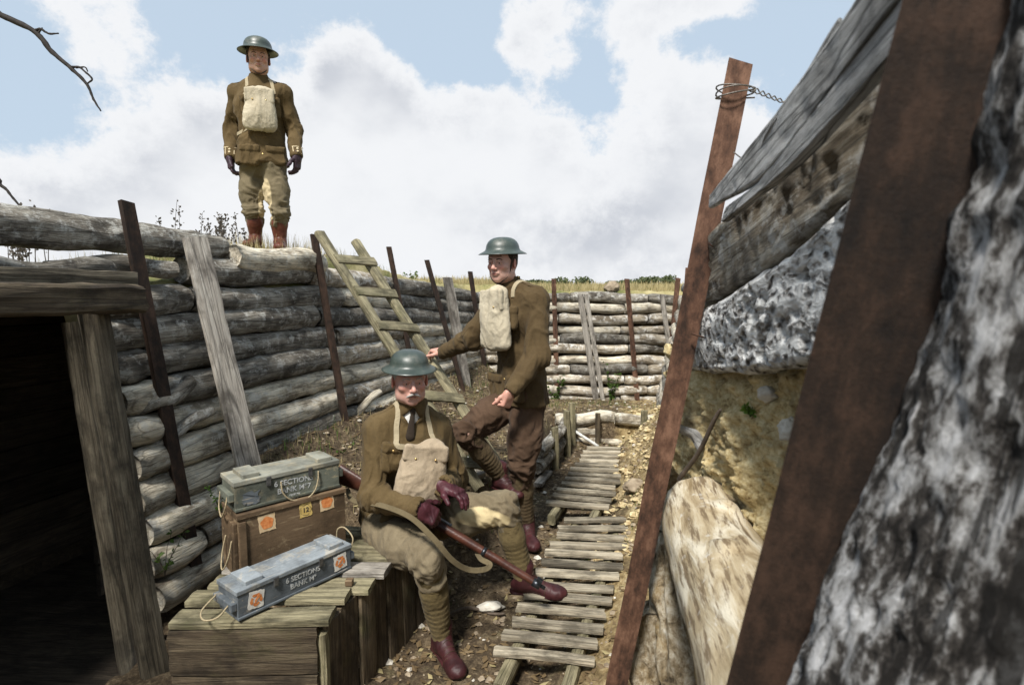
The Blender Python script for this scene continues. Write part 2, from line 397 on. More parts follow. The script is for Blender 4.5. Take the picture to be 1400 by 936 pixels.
def terrain_z(x, y):
    fz = floor_z(x, y); oz = ground_z(x, y)
    p = np.stack([x, y, x*0], -1)
    hl = 1.75-(x-xl(y)+.12)/.19; hr = 1.9-(xr(y)+.22-x)/.2; hf = 1.6+(y-FAR-.1)/.12
    side = np.maximum(np.maximum(hl, hr), np.where(y > 6.5, hf, -9))
    side = side-np.clip((x-.2)/.3, 0, 1)*np.clip((y-1.9)/.3, 0, 1)*np.clip((6.9-y)/.3, 0, 1)*.35*(side > fz+.0)*(hr >= side-1e-9)
    z = np.clip(side, fz, np.maximum(oz, fz))
    rg = np.where(side > fz, .6, 1)
    z = z+fbm(p*2.6, 4)*.035*rg+fbm(p*11+5, 3)*.022+fbm(p*38, 2)*.008
    far = np.clip((np.hypot(x, y)-12)/40, 0, 1)
    return z+far*fbm(p*.07, 3)*.25
def axis(lo, hi, d, far_lo, far_hi, g=1.22):
    a = list(np.arange(lo, hi+1e-6, d)); s = d; x = lo; L = []
    while x > far_lo: s *= g; x -= s; L.append(x)
    x = hi; s = d; H = []
    while x < far_hi: s *= g; x += s; H.append(x)
    return np.array(L[::-1]+a+H)
xs = axis(-3.2, 2.6, .035, -900, 900); ys = axis(1.2, 8.2, .035, -60, 1800)
X, Y = np.meshgrid(xs, ys, indexing='ij'); Z = terrain_z(X, Y)
V = np.stack([X, Y, Z], -1).reshape(-1, 3); ny = len(ys)
ii, jj = np.meshgrid(np.arange(len(xs)-1), np.arange(ny-1), indexing='ij'); ii = ii.ravel(); jj = jj.ravel()
F = np.stack([ii*ny+jj, (ii+1)*ny+jj, (ii+1)*ny+jj+1, ii*ny+jj+1], -1)
C = V[F].mean(1); keep = ~((C[:, 1] < 2.60) & (C[:, 1] > .3) & (C[:, 2] < 1.50) & (C[:, 0] < xl(C[:, 1])+.36) & (C[:, 0] > xl(C[:, 1])-.5))
F = F[keep]
def ground_mat():
    m = MatB('trench earth and dry grass', .95); g = m.n('ShaderNodeNewGeometry'); P = g.outputs['Position']
    a = m.noise(2.2, 8, .7, vec=P); b = m.noise(14, 8, .75, vec=P); f = m.noise(60, 6, .7, vec=P)
    soil = m.ramp(m.math('ADD', m.math('MULTIPLY', b, .6), m.math('MULTIPLY', f, .4)), [(.36, (.018, .011, .006)), (.5, (.085, .06, .034)), (.66, (.27, .205, .125))])
    sand = m.ramp(b, [(.36, (.12, .08, .03)), (.5, (.34, .25, .12)), (.66, (.56, .46, .27))])
    sx = m.n('ShaderNodeSeparateXYZ'); m.l(P, sx.inputs[0])
    # sandy spoil on the right-hand side of the trench
    e = m.math('SUBTRACT', sx.outputs[0], m.math('ADD', m.math('MULTIPLY', sx.outputs[1], .257), -.42))
    e = m.math('ADD', e, m.math('MULTIPLY', m.math('SUBTRACT', a, .5), 1.0))
    c = m.mix(m.math('MULTIPLY', m.ramp(e, [(.05, 0), (.2, 1)]), .9), soil, sand)
    c = m.mix(m.ramp(m.noise(3.5, 6, .7, vec=P), [(.55, 0), (.68, .35)]), c, (.11, .115, .045))
    gr = m.ramp(a, [(.38, (.14, .15, .05)), (.5, (.32, .28, .13)), (.64, (.46, .4, .22))])
    c = m.mix(m.ramp(sx.outputs[2], [(.0, 0), (1, 0)]), c, gr)
    top = m.n('ShaderNodeMapRange'); m.l(sx.outputs[2], top.inputs[0]); top.inputs[1].default_value = 1.25; top.inputs[2].default_value = 1.45
    c = m.mix(top.outputs[0], c, gr); m.col(c)
    m.nor(m.bump(f, .8, .012, m.bump(b, .9, .03))); return m.m
M['ground'] = ground_mat()
props(mk('ground', V, F, M['ground']), kind='structure')
def gz(x, y): return float(terrain_z(np.array([float(x)]), np.array([float(y)]))[0])

# ------------------------------------------------------------------ left log wall
def wl(y, z, off=0):
    """point on the front line of the left wall"""
    return Vector((xl(y)+(1.75-z)*.19+off, y, z))
lw = thing('log_wall', wl(4.8, .2), 'long revetment wall of stacked weathered logs on the left side of the trench', 'log wall')
def topz(y): return 1.70-np.clip((y-4.3)/3.1, 0, 1)*.24
random.seed(11)
rows = 11
for k in range(rows):
    yy = 2.63+random.uniform(-.05, .05)
    cuts = [yy]; y = yy
    posts_y = [2.85, 3.23, 4.28, 5.44, 6.2, 7.38]
    brk = {0: [3.2, 4.28, 5.3, 6.3], 1: [3.2, 4.6, 5.44, 6.6], 2: [4.25, 5.5, 6.6], 3: [2.87, 4.4, 5.6], 4: [2.87, 4.28, 5.3, 6.4], 5: [2.86, 4.3, 5.44, 6.3], 6: [2.86, 4.3, 5.6],
           7: [3.22, 4.5, 5.44, 6.5], 8: [3.1, 4.3, 5.8], 9: [2.9, 4.28, 5.5], 10: [3.2, 4.4]}[k]
    cuts += [c for c in brk if c > yy+.15]+[7.45]
    for i in range(len(cuts)-1):
        a, b = cuts[i]+.006, cuts[i+1]-.006
        if k == 0 and a < 3.1: continue
        def zz(y): return topz(y)-.075-k*(.158 if y < 5 else .148-.004*(y-5))
        za = zz(a)+random.uniform(-.009, .009); zb = zz(b)+random.uniform(-.009, .009)
        if min(za, zb) < .0: continue
        r = random.uniform(.074, .083); ra, rb = r*random.uniform(.92, 1.08), r*random.uniform(.92, 1.08)
        o1, o2 = random.uniform(-.016, .012), random.uniform(-.016, .012)
        A = wl(a, za, -ra*.7+o1); B = wl(b, zb, -rb*.7+o2)
        dark = random.random() < (.85 if k < 3 else .18) or (a < 3 and k < 6 and random.random() < .6)
        log('log', A, B, ra, rb, M['log_dark' if dark else random.choice(['log_pale', 'log_pale', 'log_mid'])], lw, rough=.2 if dark else .15, bend=.009, bark=.07 if dark else .03)
# thick top log near the camera, standing clear of the row below
log('log', wl(1.2, 1.83, -.05), wl(3.55, 1.755, -.07), .098, .07, M['log_dark'], lw, rough=.22, bend=.015, bark=.07, seg=34, step=.02)
log('log', wl(3.5, 1.72, .02), wl(4.4, 1.70, -.02), .075, .08, M['log_pale'], lw, rough=.2, bend=.03, bark=.03)
# rough split pieces between dugout door and first post
for (p, q, r0, r1, mt) in [((-30, 360, 2.10), (150, 368, 2.62), .045, .04, 'log_dark'), ((60, 366, 2.55), (240, 368, 3.0), .035, .045, 'log_dark'), ((190, 622, 2.72), (292, 560, 3.05), .035, .025, 'log_dark'),
                           ((180, 560, 2.72), (262, 520, 3.0), .045, .04, 'log_dark'), ((208, 770, 2.62), (262, 742, 2.9), .06, .055, 'log_pale'),
                           ((200, 812, 2.62), (262, 790, 2.85), .055, .05, 'log_dark')]:
    log('log', W(*p), W(*q), r0, r1, M[mt], lw, rough=.25, bend=.025, bark=.06, step=.02)
log('log', W(462, 578, 4.25), W(520, 535, 4.6), .035, .03, M['log_pale'], lw, rough=.15)

# ------------------------------------------------------------------ far wall
fw = thing('log_wall', Vector((.9, FAR, .05)), 'log wall closing the far end of the trench, below the dry grass skyline', 'log wall')
random.seed(5); z = 1.37; k = 0
while z > .02:
    r = random.uniform(.058, .068)
    cs = [-.62+random.uniform(-.1, .1)]+{0: [.75, 1.75], 1: [1.45], 2: [.6, 1.75], 3: [1.4], 4: [.62, 1.5], 5: [1.5], 6: [.6, 1.55]}[k % 7]+[2.45]
    for i in range(len(cs)-1):
        rr = r*random.uniform(.93, 1.08)
        log('log', (cs[i], FAR-.04-(1.4-z)*.08+random.uniform(-.02, .02), z+random.uniform(-.01, .01)), (cs[i+1]-.01, FAR-.04-(1.4-z)*.08, z+random.uniform(-.01, .01)), rr, rr*random.uniform(.9, 1.1),
            M['log_dark' if (k == 0 or random.random() < .25) else random.choice(['log_pale', 'log_mid'])], fw, rough=.17, seg=18, step=.05)
    z -= r*2+.004; k += 1
# low retaining log rows of the fire step
rw = thing('retaining_wall', Vector((1.1, 5.45, 0)), 'low two-log retaining edge beyond the end of the far duckboard', 'retaining wall')
for (z0, r0, a, b) in [(.235, .065, .42, 1.02), (.24, .06, 1.0, 1.62), (.115, .062, .45, 1.62), (.015, .045, .55, 1.6)]:
    log('log', (a, 5.46, z0), (b, 5.5, z0+.01), r0, r0*.95, M['log_pale'], rw, rough=.16, seg=18)
for px in (817, 880):
    P = WZ(px, 600, .06); plank('stake', Vector((P.x, 5.37, -.1)), Vector((P.x, 5.38, .34 if px == 880 else .31)), .062 if px == 880 else .05, .05, M['plank_olive' if px == 880 else 'plank_brown'], rw, up=Vector((0, -1, 0)))
sw = thing('retaining_wall', Vector((.25, 4.7, 0)), 'low log retaining edge along the left of the far duckboard with short stakes', 'retaining wall')
def eg(y): return .05+.296*(y-4.0)+.06
for (z0, r0, a, b) in [(.235, .05, 4.35, 5.4), (.13, .055, 4.3, 5.42), (.03, .05, 4.35, 5.4)]:
    log('log', (eg(a), a, z0), (eg(b), b, z0+.01), r0, r0, M['log_dark'], sw, rough=.18, seg=16)
for y, h in ((4.62, .37), (5.1, .40), (5.36, .42)):
    plank('stake', Vector((eg(y)+.075, y, -.08)), Vector((eg(y)+.06, y, h)), .055, .05, M['plank_olive'], sw, up=Vector((.3, -1, 0)))

# ------------------------------------------------------------------ iron posts (angle iron stakes)
def iron(a, b, wd, label, mat='rust_dark', yaw=0, t=.007, depth=None, group='iron stakes holding the revetment', holes=True):
    a = Vector(a); b = Vector(b); L = (b-a).length; depth = depth or wd*.5; n = 40
    # L section extruded: flange facing the trench (local Y) and web going back (local -Z)
    sec = [(-wd/2, 0), (wd/2, 0), (wd/2, -depth), (wd/2-t, -depth), (wd/2-t, -t), (-wd/2, -t)]
    V = []
    for i in range(n+1):
        for (y, z) in sec:
            x = L*i/n; V.append([x, y, z])
    V = np.array(V); V[:, 1] += fbm(V*np.array([3, 5, 5])+yaw+L, 2)*.003; V[:, 2] += fbm(V*np.array([2.5, 4, 4])+3+L, 2)*.004
    V[-6:, 0] += fbm(V[-6:]*60+L, 2)*.006+V[-6:, 1]*.18
    S = 6; F = grid_faces(n+1, S)+[tuple(range(S)), tuple(range((n+1)*S-1, n*S-1, -1))]
    F = [f[::-1] for f in F]
    toward = Vector((0, 0, CZ))-a; toward.z = 0; toward.normalize(); toward.rotate(Matrix.Rotation(R(yaw), 3, 'Z'))
    o = mk('iron_post', V, F, M[mat], None, frame(a, b, toward), smooth=False)
    return props(o, label, 'iron post', group)
def ext(a, b, k): return b+(b-a)*k
iron(ext(W(175, 275, 2.80), W(270, 775, 2.80), .1), W(175, 275, 2.80), .062, 'dark iron post standing highest above the left wall, beside the dugout doorway', yaw=35)
iron(ext(W(430, 320, 4.2), W(475, 590, 4.15), .15), W(430, 320, 4.2), .05, 'dark iron post against the log wall just left of the ladder top', yaw=20)
iron(W(575, 560, 5.3), W(532, 337, 5.36), .045, 'dark iron post on the left wall just right of the ladder top', yaw=20)
iron(W(652, 600, 6.0), W(584, 355, 6.05), .048, 'dark iron post leaning next to a grey plank behind the outstretched arm', yaw=20)
iron(W(672, 560, 7.15), W(643, 371, 7.15), .055, 'iron post with only its tip rising left of the standing man with the canvas bag', yaw=15)
iron(W(762, 560, 7.22), W(757, 381, 7.27), .058, 'brown iron post on the far wall right behind the standing man', 'rust', yaw=0)
iron(W(872, 556, 7.2), W(857, 381, 7.27), .062, 'brown iron post on the far wall between the paired planks and the corner', 'rust', yaw=0)
iron(W(905, 600, 7.0), W(927, 380, 7.1), .062, 'brown iron post at the right end of the far wall', 'rust', yaw=-15)
iron(W(922, 600, 3.9), W(941, 366, 3.95), .035, 'thin reddish iron post just left of the tall wired post', 'rust', yaw=-20)
iron(ext(W(1013, 83, 1.6), W(843, 936, 1.6), .3), W(1013, 83, 1.6), .064, 'tall reddish iron post wrapped in wire, in front of the grey boards on the right', 'rust', yaw=-8, depth=.02)
r2 = iron(ext(W(1340, -60, .50), W(1052, 936, .69), .12), W(1340, -60, .50), .094, 'broad dark rusty iron post very close to the camera on the right', 'rust_dark', yaw=-10, depth=.03)

# ------------------------------------------------------------------ upright planks
def up_plank(a, b, wd, label, mat='plank', th=.03, w2=None, yaw=25, group='upright planks against the log walls'):
    a = Vector(a); b = Vector(b); tw = Vector((0, 0, CZ))-a; tw.z = 0; tw.normalize(); tw.rotate(Matrix.Rotation(R(yaw), 3, 'Z'))
    o = plank('upright_plank', a, b, wd, th, M[mat], None, up=tw, wid2=w2, rough=.004, chip=.02)
    return props(o, label, 'plank', group)
up_plank(ext(W(265, 325, 3.13), W(338, 630, 3.08), .25), W(266, 325, 3.13), .135, 'broad grey plank leaning on the log wall above the crates', w2=.125, th=.035)
up_plank(W(648, 590, 6.2), W(612, 380, 6.3), .12, 'pale grey plank leaning on the left wall behind the ladder', w2=.11)
up_plank(W(816, 553, 7.15), W(793, 402, 7.26), .075, 'left one of two crossed narrow planks on the far wall', yaw=0)
up_plank(W(825, 551, 7.12), W(801, 402, 7.22), .055, 'right one of two crossed narrow planks on the far wall', yaw=0)
up_plank(W(926, 560, 7.15), W(905, 402, 7.26), .06, 'narrow plank leaning on the far wall near its right corner', yaw=0)

# ------------------------------------------------------------------ dugout doorway
u = Vector((.296, 1, 0)).normalized(); nn = Vector((-u.y, u.x, 0))     # along the wall / into the bank
dg = thing('dugout', wl(1.9, 0), 'dark timber-framed dugout entrance cut into the left bank', 'dugout')
P0 = W(128, 428, 2.42); P1 = W(214, 936, 2.34); tw = Vector((.75, -.65, 0)).normalized()
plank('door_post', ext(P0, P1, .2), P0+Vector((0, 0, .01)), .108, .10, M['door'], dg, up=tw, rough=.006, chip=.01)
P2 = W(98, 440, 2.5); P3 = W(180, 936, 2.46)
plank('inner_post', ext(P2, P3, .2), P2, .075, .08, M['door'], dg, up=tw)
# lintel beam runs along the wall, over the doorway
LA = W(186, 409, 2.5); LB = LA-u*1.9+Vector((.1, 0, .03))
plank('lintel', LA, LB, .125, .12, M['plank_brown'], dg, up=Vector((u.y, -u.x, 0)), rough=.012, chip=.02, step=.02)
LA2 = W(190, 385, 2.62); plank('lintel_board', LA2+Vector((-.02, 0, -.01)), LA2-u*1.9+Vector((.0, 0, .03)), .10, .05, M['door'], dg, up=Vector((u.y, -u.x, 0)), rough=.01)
# lined room behind it
O = wl(2.4, 0); 
def L(a, b, z): return Vector((O.x, O.y, 0))+u*a+nn*b+Vector((0, 0, z))
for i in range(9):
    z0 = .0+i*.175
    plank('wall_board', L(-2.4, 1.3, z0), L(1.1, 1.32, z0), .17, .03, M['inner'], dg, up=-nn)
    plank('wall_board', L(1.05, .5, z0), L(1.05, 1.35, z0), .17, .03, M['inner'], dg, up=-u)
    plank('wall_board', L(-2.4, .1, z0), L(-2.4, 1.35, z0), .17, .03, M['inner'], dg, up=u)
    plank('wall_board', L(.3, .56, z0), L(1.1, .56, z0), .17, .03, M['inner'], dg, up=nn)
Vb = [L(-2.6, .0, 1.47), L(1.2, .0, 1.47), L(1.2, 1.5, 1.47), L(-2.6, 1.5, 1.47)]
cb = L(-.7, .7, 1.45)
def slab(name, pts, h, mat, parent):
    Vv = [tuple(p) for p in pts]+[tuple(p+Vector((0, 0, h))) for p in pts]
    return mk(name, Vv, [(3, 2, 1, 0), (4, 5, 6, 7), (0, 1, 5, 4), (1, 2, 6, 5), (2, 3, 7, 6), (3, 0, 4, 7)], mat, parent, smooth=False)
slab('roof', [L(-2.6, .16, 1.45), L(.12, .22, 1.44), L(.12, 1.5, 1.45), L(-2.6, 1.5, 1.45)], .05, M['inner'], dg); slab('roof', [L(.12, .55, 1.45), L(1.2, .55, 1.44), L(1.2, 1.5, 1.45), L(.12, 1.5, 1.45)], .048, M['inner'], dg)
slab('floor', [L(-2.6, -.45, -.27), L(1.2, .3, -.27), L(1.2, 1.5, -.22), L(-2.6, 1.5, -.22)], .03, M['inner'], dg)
for (a0, b0, a1, b1) in [(-2.6, 1.37, 1.2, 1.37), (1.1, .56, 1.1, 1.5), (-2.47, 0, -2.47, 1.5), (-1.9, .06, -3.8, .06)]:  # slabs added behind the boards to stop light leaking through their gaps
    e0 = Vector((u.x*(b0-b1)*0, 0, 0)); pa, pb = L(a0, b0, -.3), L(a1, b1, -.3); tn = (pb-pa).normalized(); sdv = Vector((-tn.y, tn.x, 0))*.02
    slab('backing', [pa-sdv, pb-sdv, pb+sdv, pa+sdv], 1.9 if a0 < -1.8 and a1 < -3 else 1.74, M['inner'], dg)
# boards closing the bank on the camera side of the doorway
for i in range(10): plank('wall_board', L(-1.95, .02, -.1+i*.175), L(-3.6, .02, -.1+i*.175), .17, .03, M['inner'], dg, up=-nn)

# ------------------------------------------------------------------ ladder
ld = thing('ladder', W(655, 668, 3.4), 'wooden ladder leaning on the left log wall beside the seated man', 'ladder')
lt, lb = W(437, 318, 4.08), W(655, 668, 3.4); rt, rb = W(486, 330, 4.33), W(692, 652, 3.62)
ax = (lb-lt).normalized(); side = (rt-lt).normalized(); nrm = ax.cross(side).normalized()
if nrm.y > 0: nrm = -nrm
plank('rail', lt, lb, .05, .075, M['plank_olive'], ld, up=side.cross(ax).cross(ax), rough=.003)
plank('rail', rt, rb, .05, .075, M['plank_olive'], ld, up=side.cross(ax).cross(ax), rough=.003)
for ty in (358, 402, 449, 545, 590, 636):
    def onr(A, B, yy):
        lo_, hi_ = 0, 1
        for _ in range(30):
            m_ = (lo_+hi_)/2; q = A.lerp(B, m_); py = 468-FPX*((q-Vector((0, 0, CZ))).dot(Vector((0, sp, cp)))/(q-Vector((0, 0, CZ))).dot(Vector((0, cp, -sp))))
            if py < yy: lo_ = m_
            else: hi_ = m_
        return A.lerp(B, m_)
    A = onr(lt, lb, ty-1); B = onr(rt, rb, ty+3)
    dd = (B-A).normalized()*.03
    plank('rung', A-dd+nrm*.028, B+dd+nrm*.028, .075, .022, M['plank_olive'], ld, up=nrm, rough=.002)

# ------------------------------------------------------------------ duckboards
def duckboard(label, fl, fr, bl, br, zf, zb, n, seed):
    random.seed(seed)
    A, B = WZ(*fl, zf), WZ(*fr, zf); C_, D = WZ(*bl, zb), WZ(*br, zb)
    d = thing('duckboard', (A+B)/2-Vector((0, 0, .06)), label, 'duckboard', 'slatted duckboards on the trench floor')
    for i in range(n):
        t = i/(n-1); p = A.lerp(C_, t); q = B.lerp(D, t); v = (q-p).normalized(); j = random.uniform(-.011, .011); k = random.uniform(-.009, .009)
        y_ = Vector((0, random.uniform(-.005, .005), random.uniform(-.003, .003))); y2 = Vector((0, random.uniform(-.007, .007), random.uniform(-.004, .004)))
        plank('slat', p+v*j+y_, q+v*k+y2, random.uniform(.052, .066), .022, M['duck'], d, rough=.003, chip=.012, warp=.003)
    e = (C_-A).normalized()
    for s in (.17, .8):
        a = A.lerp(B, s)-e*.16; b = C_.lerp(D, s)+e*.06
        plank('stringer', a-Vector((0, 0, .05)), b-Vector((0, 0, .05)), .055, .07, M['plank_olive'], d)
    return d
duckboard('nearer slatted duckboard, under the seated man\'s boot', (678, 889), (812, 903), (770, 710), (866, 711), -.02, .09, 13, 3)
duckboard('farther slatted duckboard, leading to the low log edge', (748, 686), (834, 692), (803, 612), (862, 614), .115, .12, 12, 4)

# ------------------------------------------------------------------ bench of planks on boards
BZ = .30
bn = thing('plank_bench', WZ(350, 936, -.15), 'rough plank bench carrying the stacked ammunition crates', 'bench')
q0, q1 = WZ(445, 845, BZ), WZ(556, 757, BZ); e = (q1-q0).normalized(); lft = Vector((-e.y, e.x, 0))
Lq = (q1-q0).length; random.seed(9)
lens = [.70, .55, .62, .62, .62, .62, .62]
s = .055; k = 0
while s < Lq+.26:
    wd = random.uniform(.095, .115); jut = random.uniform(-.025, .025)+(-.03 if k == 1 else 0); ln = (q0+e*s).x+1.27
    a = q0+e*(s-.01)-lft*jut; tl = Vector((0, 0, random.uniform(-.006, .006)))
    lx = Vector((-1, -.03+.03*k, 0)).normalized()
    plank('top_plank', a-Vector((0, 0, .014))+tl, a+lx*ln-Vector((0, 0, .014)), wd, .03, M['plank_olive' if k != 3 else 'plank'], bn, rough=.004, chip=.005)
    s += wd+.018; k += 1
lx = Vector((-1, -.03, 0)).normalized()
f0 = q0-e*.01+Vector((.0, 0, -.035))-lft*-.03
for i in range(3):
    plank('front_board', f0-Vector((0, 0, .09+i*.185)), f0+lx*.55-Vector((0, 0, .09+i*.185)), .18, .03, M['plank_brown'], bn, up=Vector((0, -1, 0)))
k = 0; s = .02
while s < Lq+.24:
    wd = random.uniform(.085, .11); a = q0+e*(s+wd/2)+lft*(.035+random.uniform(-.006, .006))
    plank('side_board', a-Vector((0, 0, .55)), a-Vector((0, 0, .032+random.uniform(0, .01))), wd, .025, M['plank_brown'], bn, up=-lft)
    s += wd+.008
plank('corner_post', f0+Vector((.0, .03, -.6)), f0+Vector((.0, .03, -.03)), .06, .06, M['plank_olive'], bn, up=Vector((0, -1, 0)))

# ------------------------------------------------------------------ right side of the trench
# grey split top board, in two lengthwise halves
def sheet(name, outline_a, outline_b, th, mat, label, cat, amp, nu=60, nv=14, seed=0, parent=None, freq=(4, 12, 12), amp2=None, fr2=30):
    """solid board between two rails of 3-D points (upper edge, lower edge), th thick, surface roughened"""
    A = spline(outline_a, 12); B = spline(outline_b, 12)
    def rs(P, n):
        d = [0]
        for i in range(1, len(P)): d.append(d[-1]+(P[i]-P[i-1]).length)
        o = []
        for k in range(n):
            s = d[-1]*k/(n-1); i = max(j for j in range(len(d)) if d[j] <= s+1e-9); i = min(i, len(P)-2)
            o.append(P[i].lerp(P[i+1], (s-d[i])/(d[i+1]-d[i])))
        return o
    A = rs(A, nu); B = rs(B, nu); c = (A[0]+A[-1]+B[0]+B[-1])/4
    n0 = (A[-1]-A[0]).cross(B[0]-A[0]).normalized()
    if n0.dot(Vector((0, 0, CZ))-c) < 0: n0 = -n0
    ex_ = (A[-1]-A[0]).normalized(); ey = n0.cross(ex_)
    FM = Matrix.Identity(4)
    for i in range(3): FM[i][0] = ex_[i]; FM[i][1] = ey[i]; FM[i][2] = n0[i]; FM[i][3] = c[i]
    inv = FM.inverted(); P = np.array([[tuple(inv @ a.lerp(b, j/(nv-1))) for j in range(nv)] for a, b in zip(A, B)])
    d = fbm(P*np.array(freq)+seed, 4)*amp
    if amp2: d = d-np.maximum(0, fbm(P*fr2+seed+3, 3))*amp2
    ed = np.minimum(np.linspace(0, 1, nv), np.linspace(1, 0, nv))*2; prof = np.clip(ed*(6 if amp2 and amp2 > .01 else 16), 0, 1)**.5
    front = P.copy(); front[..., 2] += d+th/2-(1-prof)[None]*th*.35
    back = P.copy(); back[..., 2] -= th/2
    jit = fbm(P*np.array([14, 14, 14])+seed+8, 3)*amp*.9
    w_ = np.zeros(nv); w_[0] = 1; w_[-1] = 1
    front[..., 1] += jit*w_; front[0, :, 0] += fbm(P[0]*40+seed, 3)*.02; front[-1, :, 0] += fbm(P[-1]*40, 3)*.02
    back[..., :2] = front[..., :2]
    V = np.concatenate([front.reshape(-1, 3), back.reshape(-1, 3)]); n2 = nu*nv
    F = grid_faces(nu, nv, False)+[tuple(x+n2 for x in f[::-1]) for f in grid_faces(nu, nv, False)]
    for i in range(nu-1):
        for j, fl in ((0, 1), (nv-1, 0)):
            a, b = i*nv+j, (i+1)*nv+j; f = (a, b, b+n2, a+n2); F.append(f[::-1] if fl else f)
    for j in range(nv-1):
        for i, fl in ((0, 0), (nu-1, 1)):
            a, b = i*nv+j, i*nv+j+1; f = (a, b, b+n2, a+n2); F.append(f[::-1] if fl else f)
    o = mk(name, V, F, M[mat], parent, FM)
    bmx = o.data; bmx.update(); 
    return props(o, label, cat)
# depth of the right wall at a pixel column (nearer towards the right of the picture)
def Yr(px, off=0): return .285/((px-700)/FPX-.257) if px > 930 else 1.7
def RW(px, py, off=0.0):
    """upright face of the right wall, nearer towards the right; off>0 pushes into the bank"""
    Yq = 1/(.00339*px-2.621) if px > 945 else 1.72
    return W(px, py, max(Yq, .3)+off*1.5)
if __name__ and False: print(RW(985, 255))
rwl = thing('board_wall', RW(1000, 700), 'revetment of grey split boards and rotten timber on the right side of the trench', 'revetment')
def RS(name, up_, lo_, off, th, mat, label, amp, **k):
    k.setdefault('nu', 90); k.setdefault('nv', 26)
    o = sheet(name, [RW(x, y, off) for x, y in up_], [RW(x, y, off) for x, y in lo_], th, mat, None, None, amp, parent=rwl, **k)
    o['label'] = label; return o
RS('board', [(972, 268), (1040, 184), (1110, 92), (1178, -5), (1255, -130)], [(972, 284), (1046, 240), (1130, 135), (1222, 15), (1300, -90)], .01, .014, 'silver', 'upper silvery half of the split top board', .0025, seed=3, fr2=30, amp2=.004)
RS('board', [(996, 283), (1048, 243), (1132, 138), (1224, 18), (1310, -85)], [(990, 304), (1080, 233), (1150, 160), (1240, 62), (1340, -40)], .018, .02, 'silver', 'lower half of the split top board', .003, seed=7, amp2=.004)
RS('rotten_log', [(985, 312), (1080, 240), (1160, 160), (1250, 60), (1350, -30)], [(952, 425), (1060, 370), (1130, 310), (1230, 225), (1330, 140)], .12, .06, 'log_mid', 'brown weathered log with a pale torn end', .012, seed=11, amp2=.015, nv=40)
RS('rotten_log', [(958, 428), (1060, 372), (1140, 305), (1240, 220), (1340, 130)], [(946, 506), (1020, 510), (1112, 500), (1220, 470), (1340, 420)], .10, .07, 'rotten', 'pale rotten log riddled with holes', .016, seed=15, amp2=.03, fr2=34, nu=150, nv=70)
for (a, b, wd) in [((1094, 112), (1152, 32), .020), ((1040, 205), (1068, 158), .010)]:
    plank('splinter', RW(*a, .012), RW(*b, .012), wd, .006, M['silver'], rwl, up=Vector((-1, .2, .2)), step=.006, rough=.004)
# earth bank seen in the gap under the rotten log
def bank(name, x0, x1, y0, y1, off, amp, mat, seed, nx=260, ny_=260, label=None, extra=None):
    V = []; c = RW((x0+x1)/2, (y0+y1)/2, off); g = np.zeros((nx, ny_, 3))
    A, B, C2, D = RW(x0, y0, off), RW(x1, y0, off), RW(x0, y1, off), RW(x1, y1, off)
    for i in range(nx):
        for j in range(ny_):
            a, b = i/(nx-1), j/(ny_-1); g[i, j] = tuple(A.lerp(B, a).lerp(C2.lerp(D, a), b))
    d = fbm(g*7+seed, 4)*amp+fbm(g*26+seed, 4)*amp*.5+np.maximum(0, fbm(g*60+seed, 3))*amp*.35
    nr = np.array([-1, .257, .2]); nr = nr/np.linalg.norm(nr); g = g+d[..., None]*nr
    F = grid_faces(nx, ny_, False); g = g.reshape(-1, 3)-np.array(c)
    return mk(name, g, F, M[mat], None, Matrix.Translation(c))
def sandmat():
    m = MatB('sandy clay', .95); b = m.noise(16, 8, .75); f = m.noise(75, 6, .7); a = m.noise(5, 5, .6)
    c = m.ramp(m.math('ADD', m.math('MULTIPLY', b, .55), m.math('MULTIPLY', f, .45)), [(.36, (.13, .075, .025)), (.46, (.5, .38, .18)), (.62, (.78, .68, .42))])
    c = m.mix(m.ramp(a, [(.55, 0), (.66, .75)]), c, (.1, .065, .035)); m.col(c); m.nor(m.bump(f, .8, .006, m.bump(b, 1, .02))); return m.m
M['sand'] = sandmat()
props(bank('earth_bank', 915, 1240, 470, 1000, .20, .075, 'sand', 4), kind='structure')
# log facing of the right bank beyond the wired post
rlw = thing('log_wall', Vector((1.7, 4.5, 0)), 'log wall on the right bank beyond the tall wired post, mostly hidden by it', 'log wall')
random.seed(21)
for k in range(9):
    cs = [2.1+random.uniform(-.1, .1), 3.6+random.uniform(-.3, .3), 5.2+random.uniform(-.3, .3), 6.7]
    for i in range(3):
        zz0 = 1.50-k*.158; r = random.uniform(.072, .08)
        def pr(y): return Vector((xr(y)+.13-(1.9-zz0)*.2, y, zz0+random.uniform(-.008, .008)))
        log('log', pr(cs[i]), pr(cs[i+1]-.012), r, r*random.uniform(.92, 1.08), M[random.choice(['log_pale', 'log_mid', 'log_dark'])], rlw, rough=.16, bend=.008, bark=.03, seg=20, step=.05)

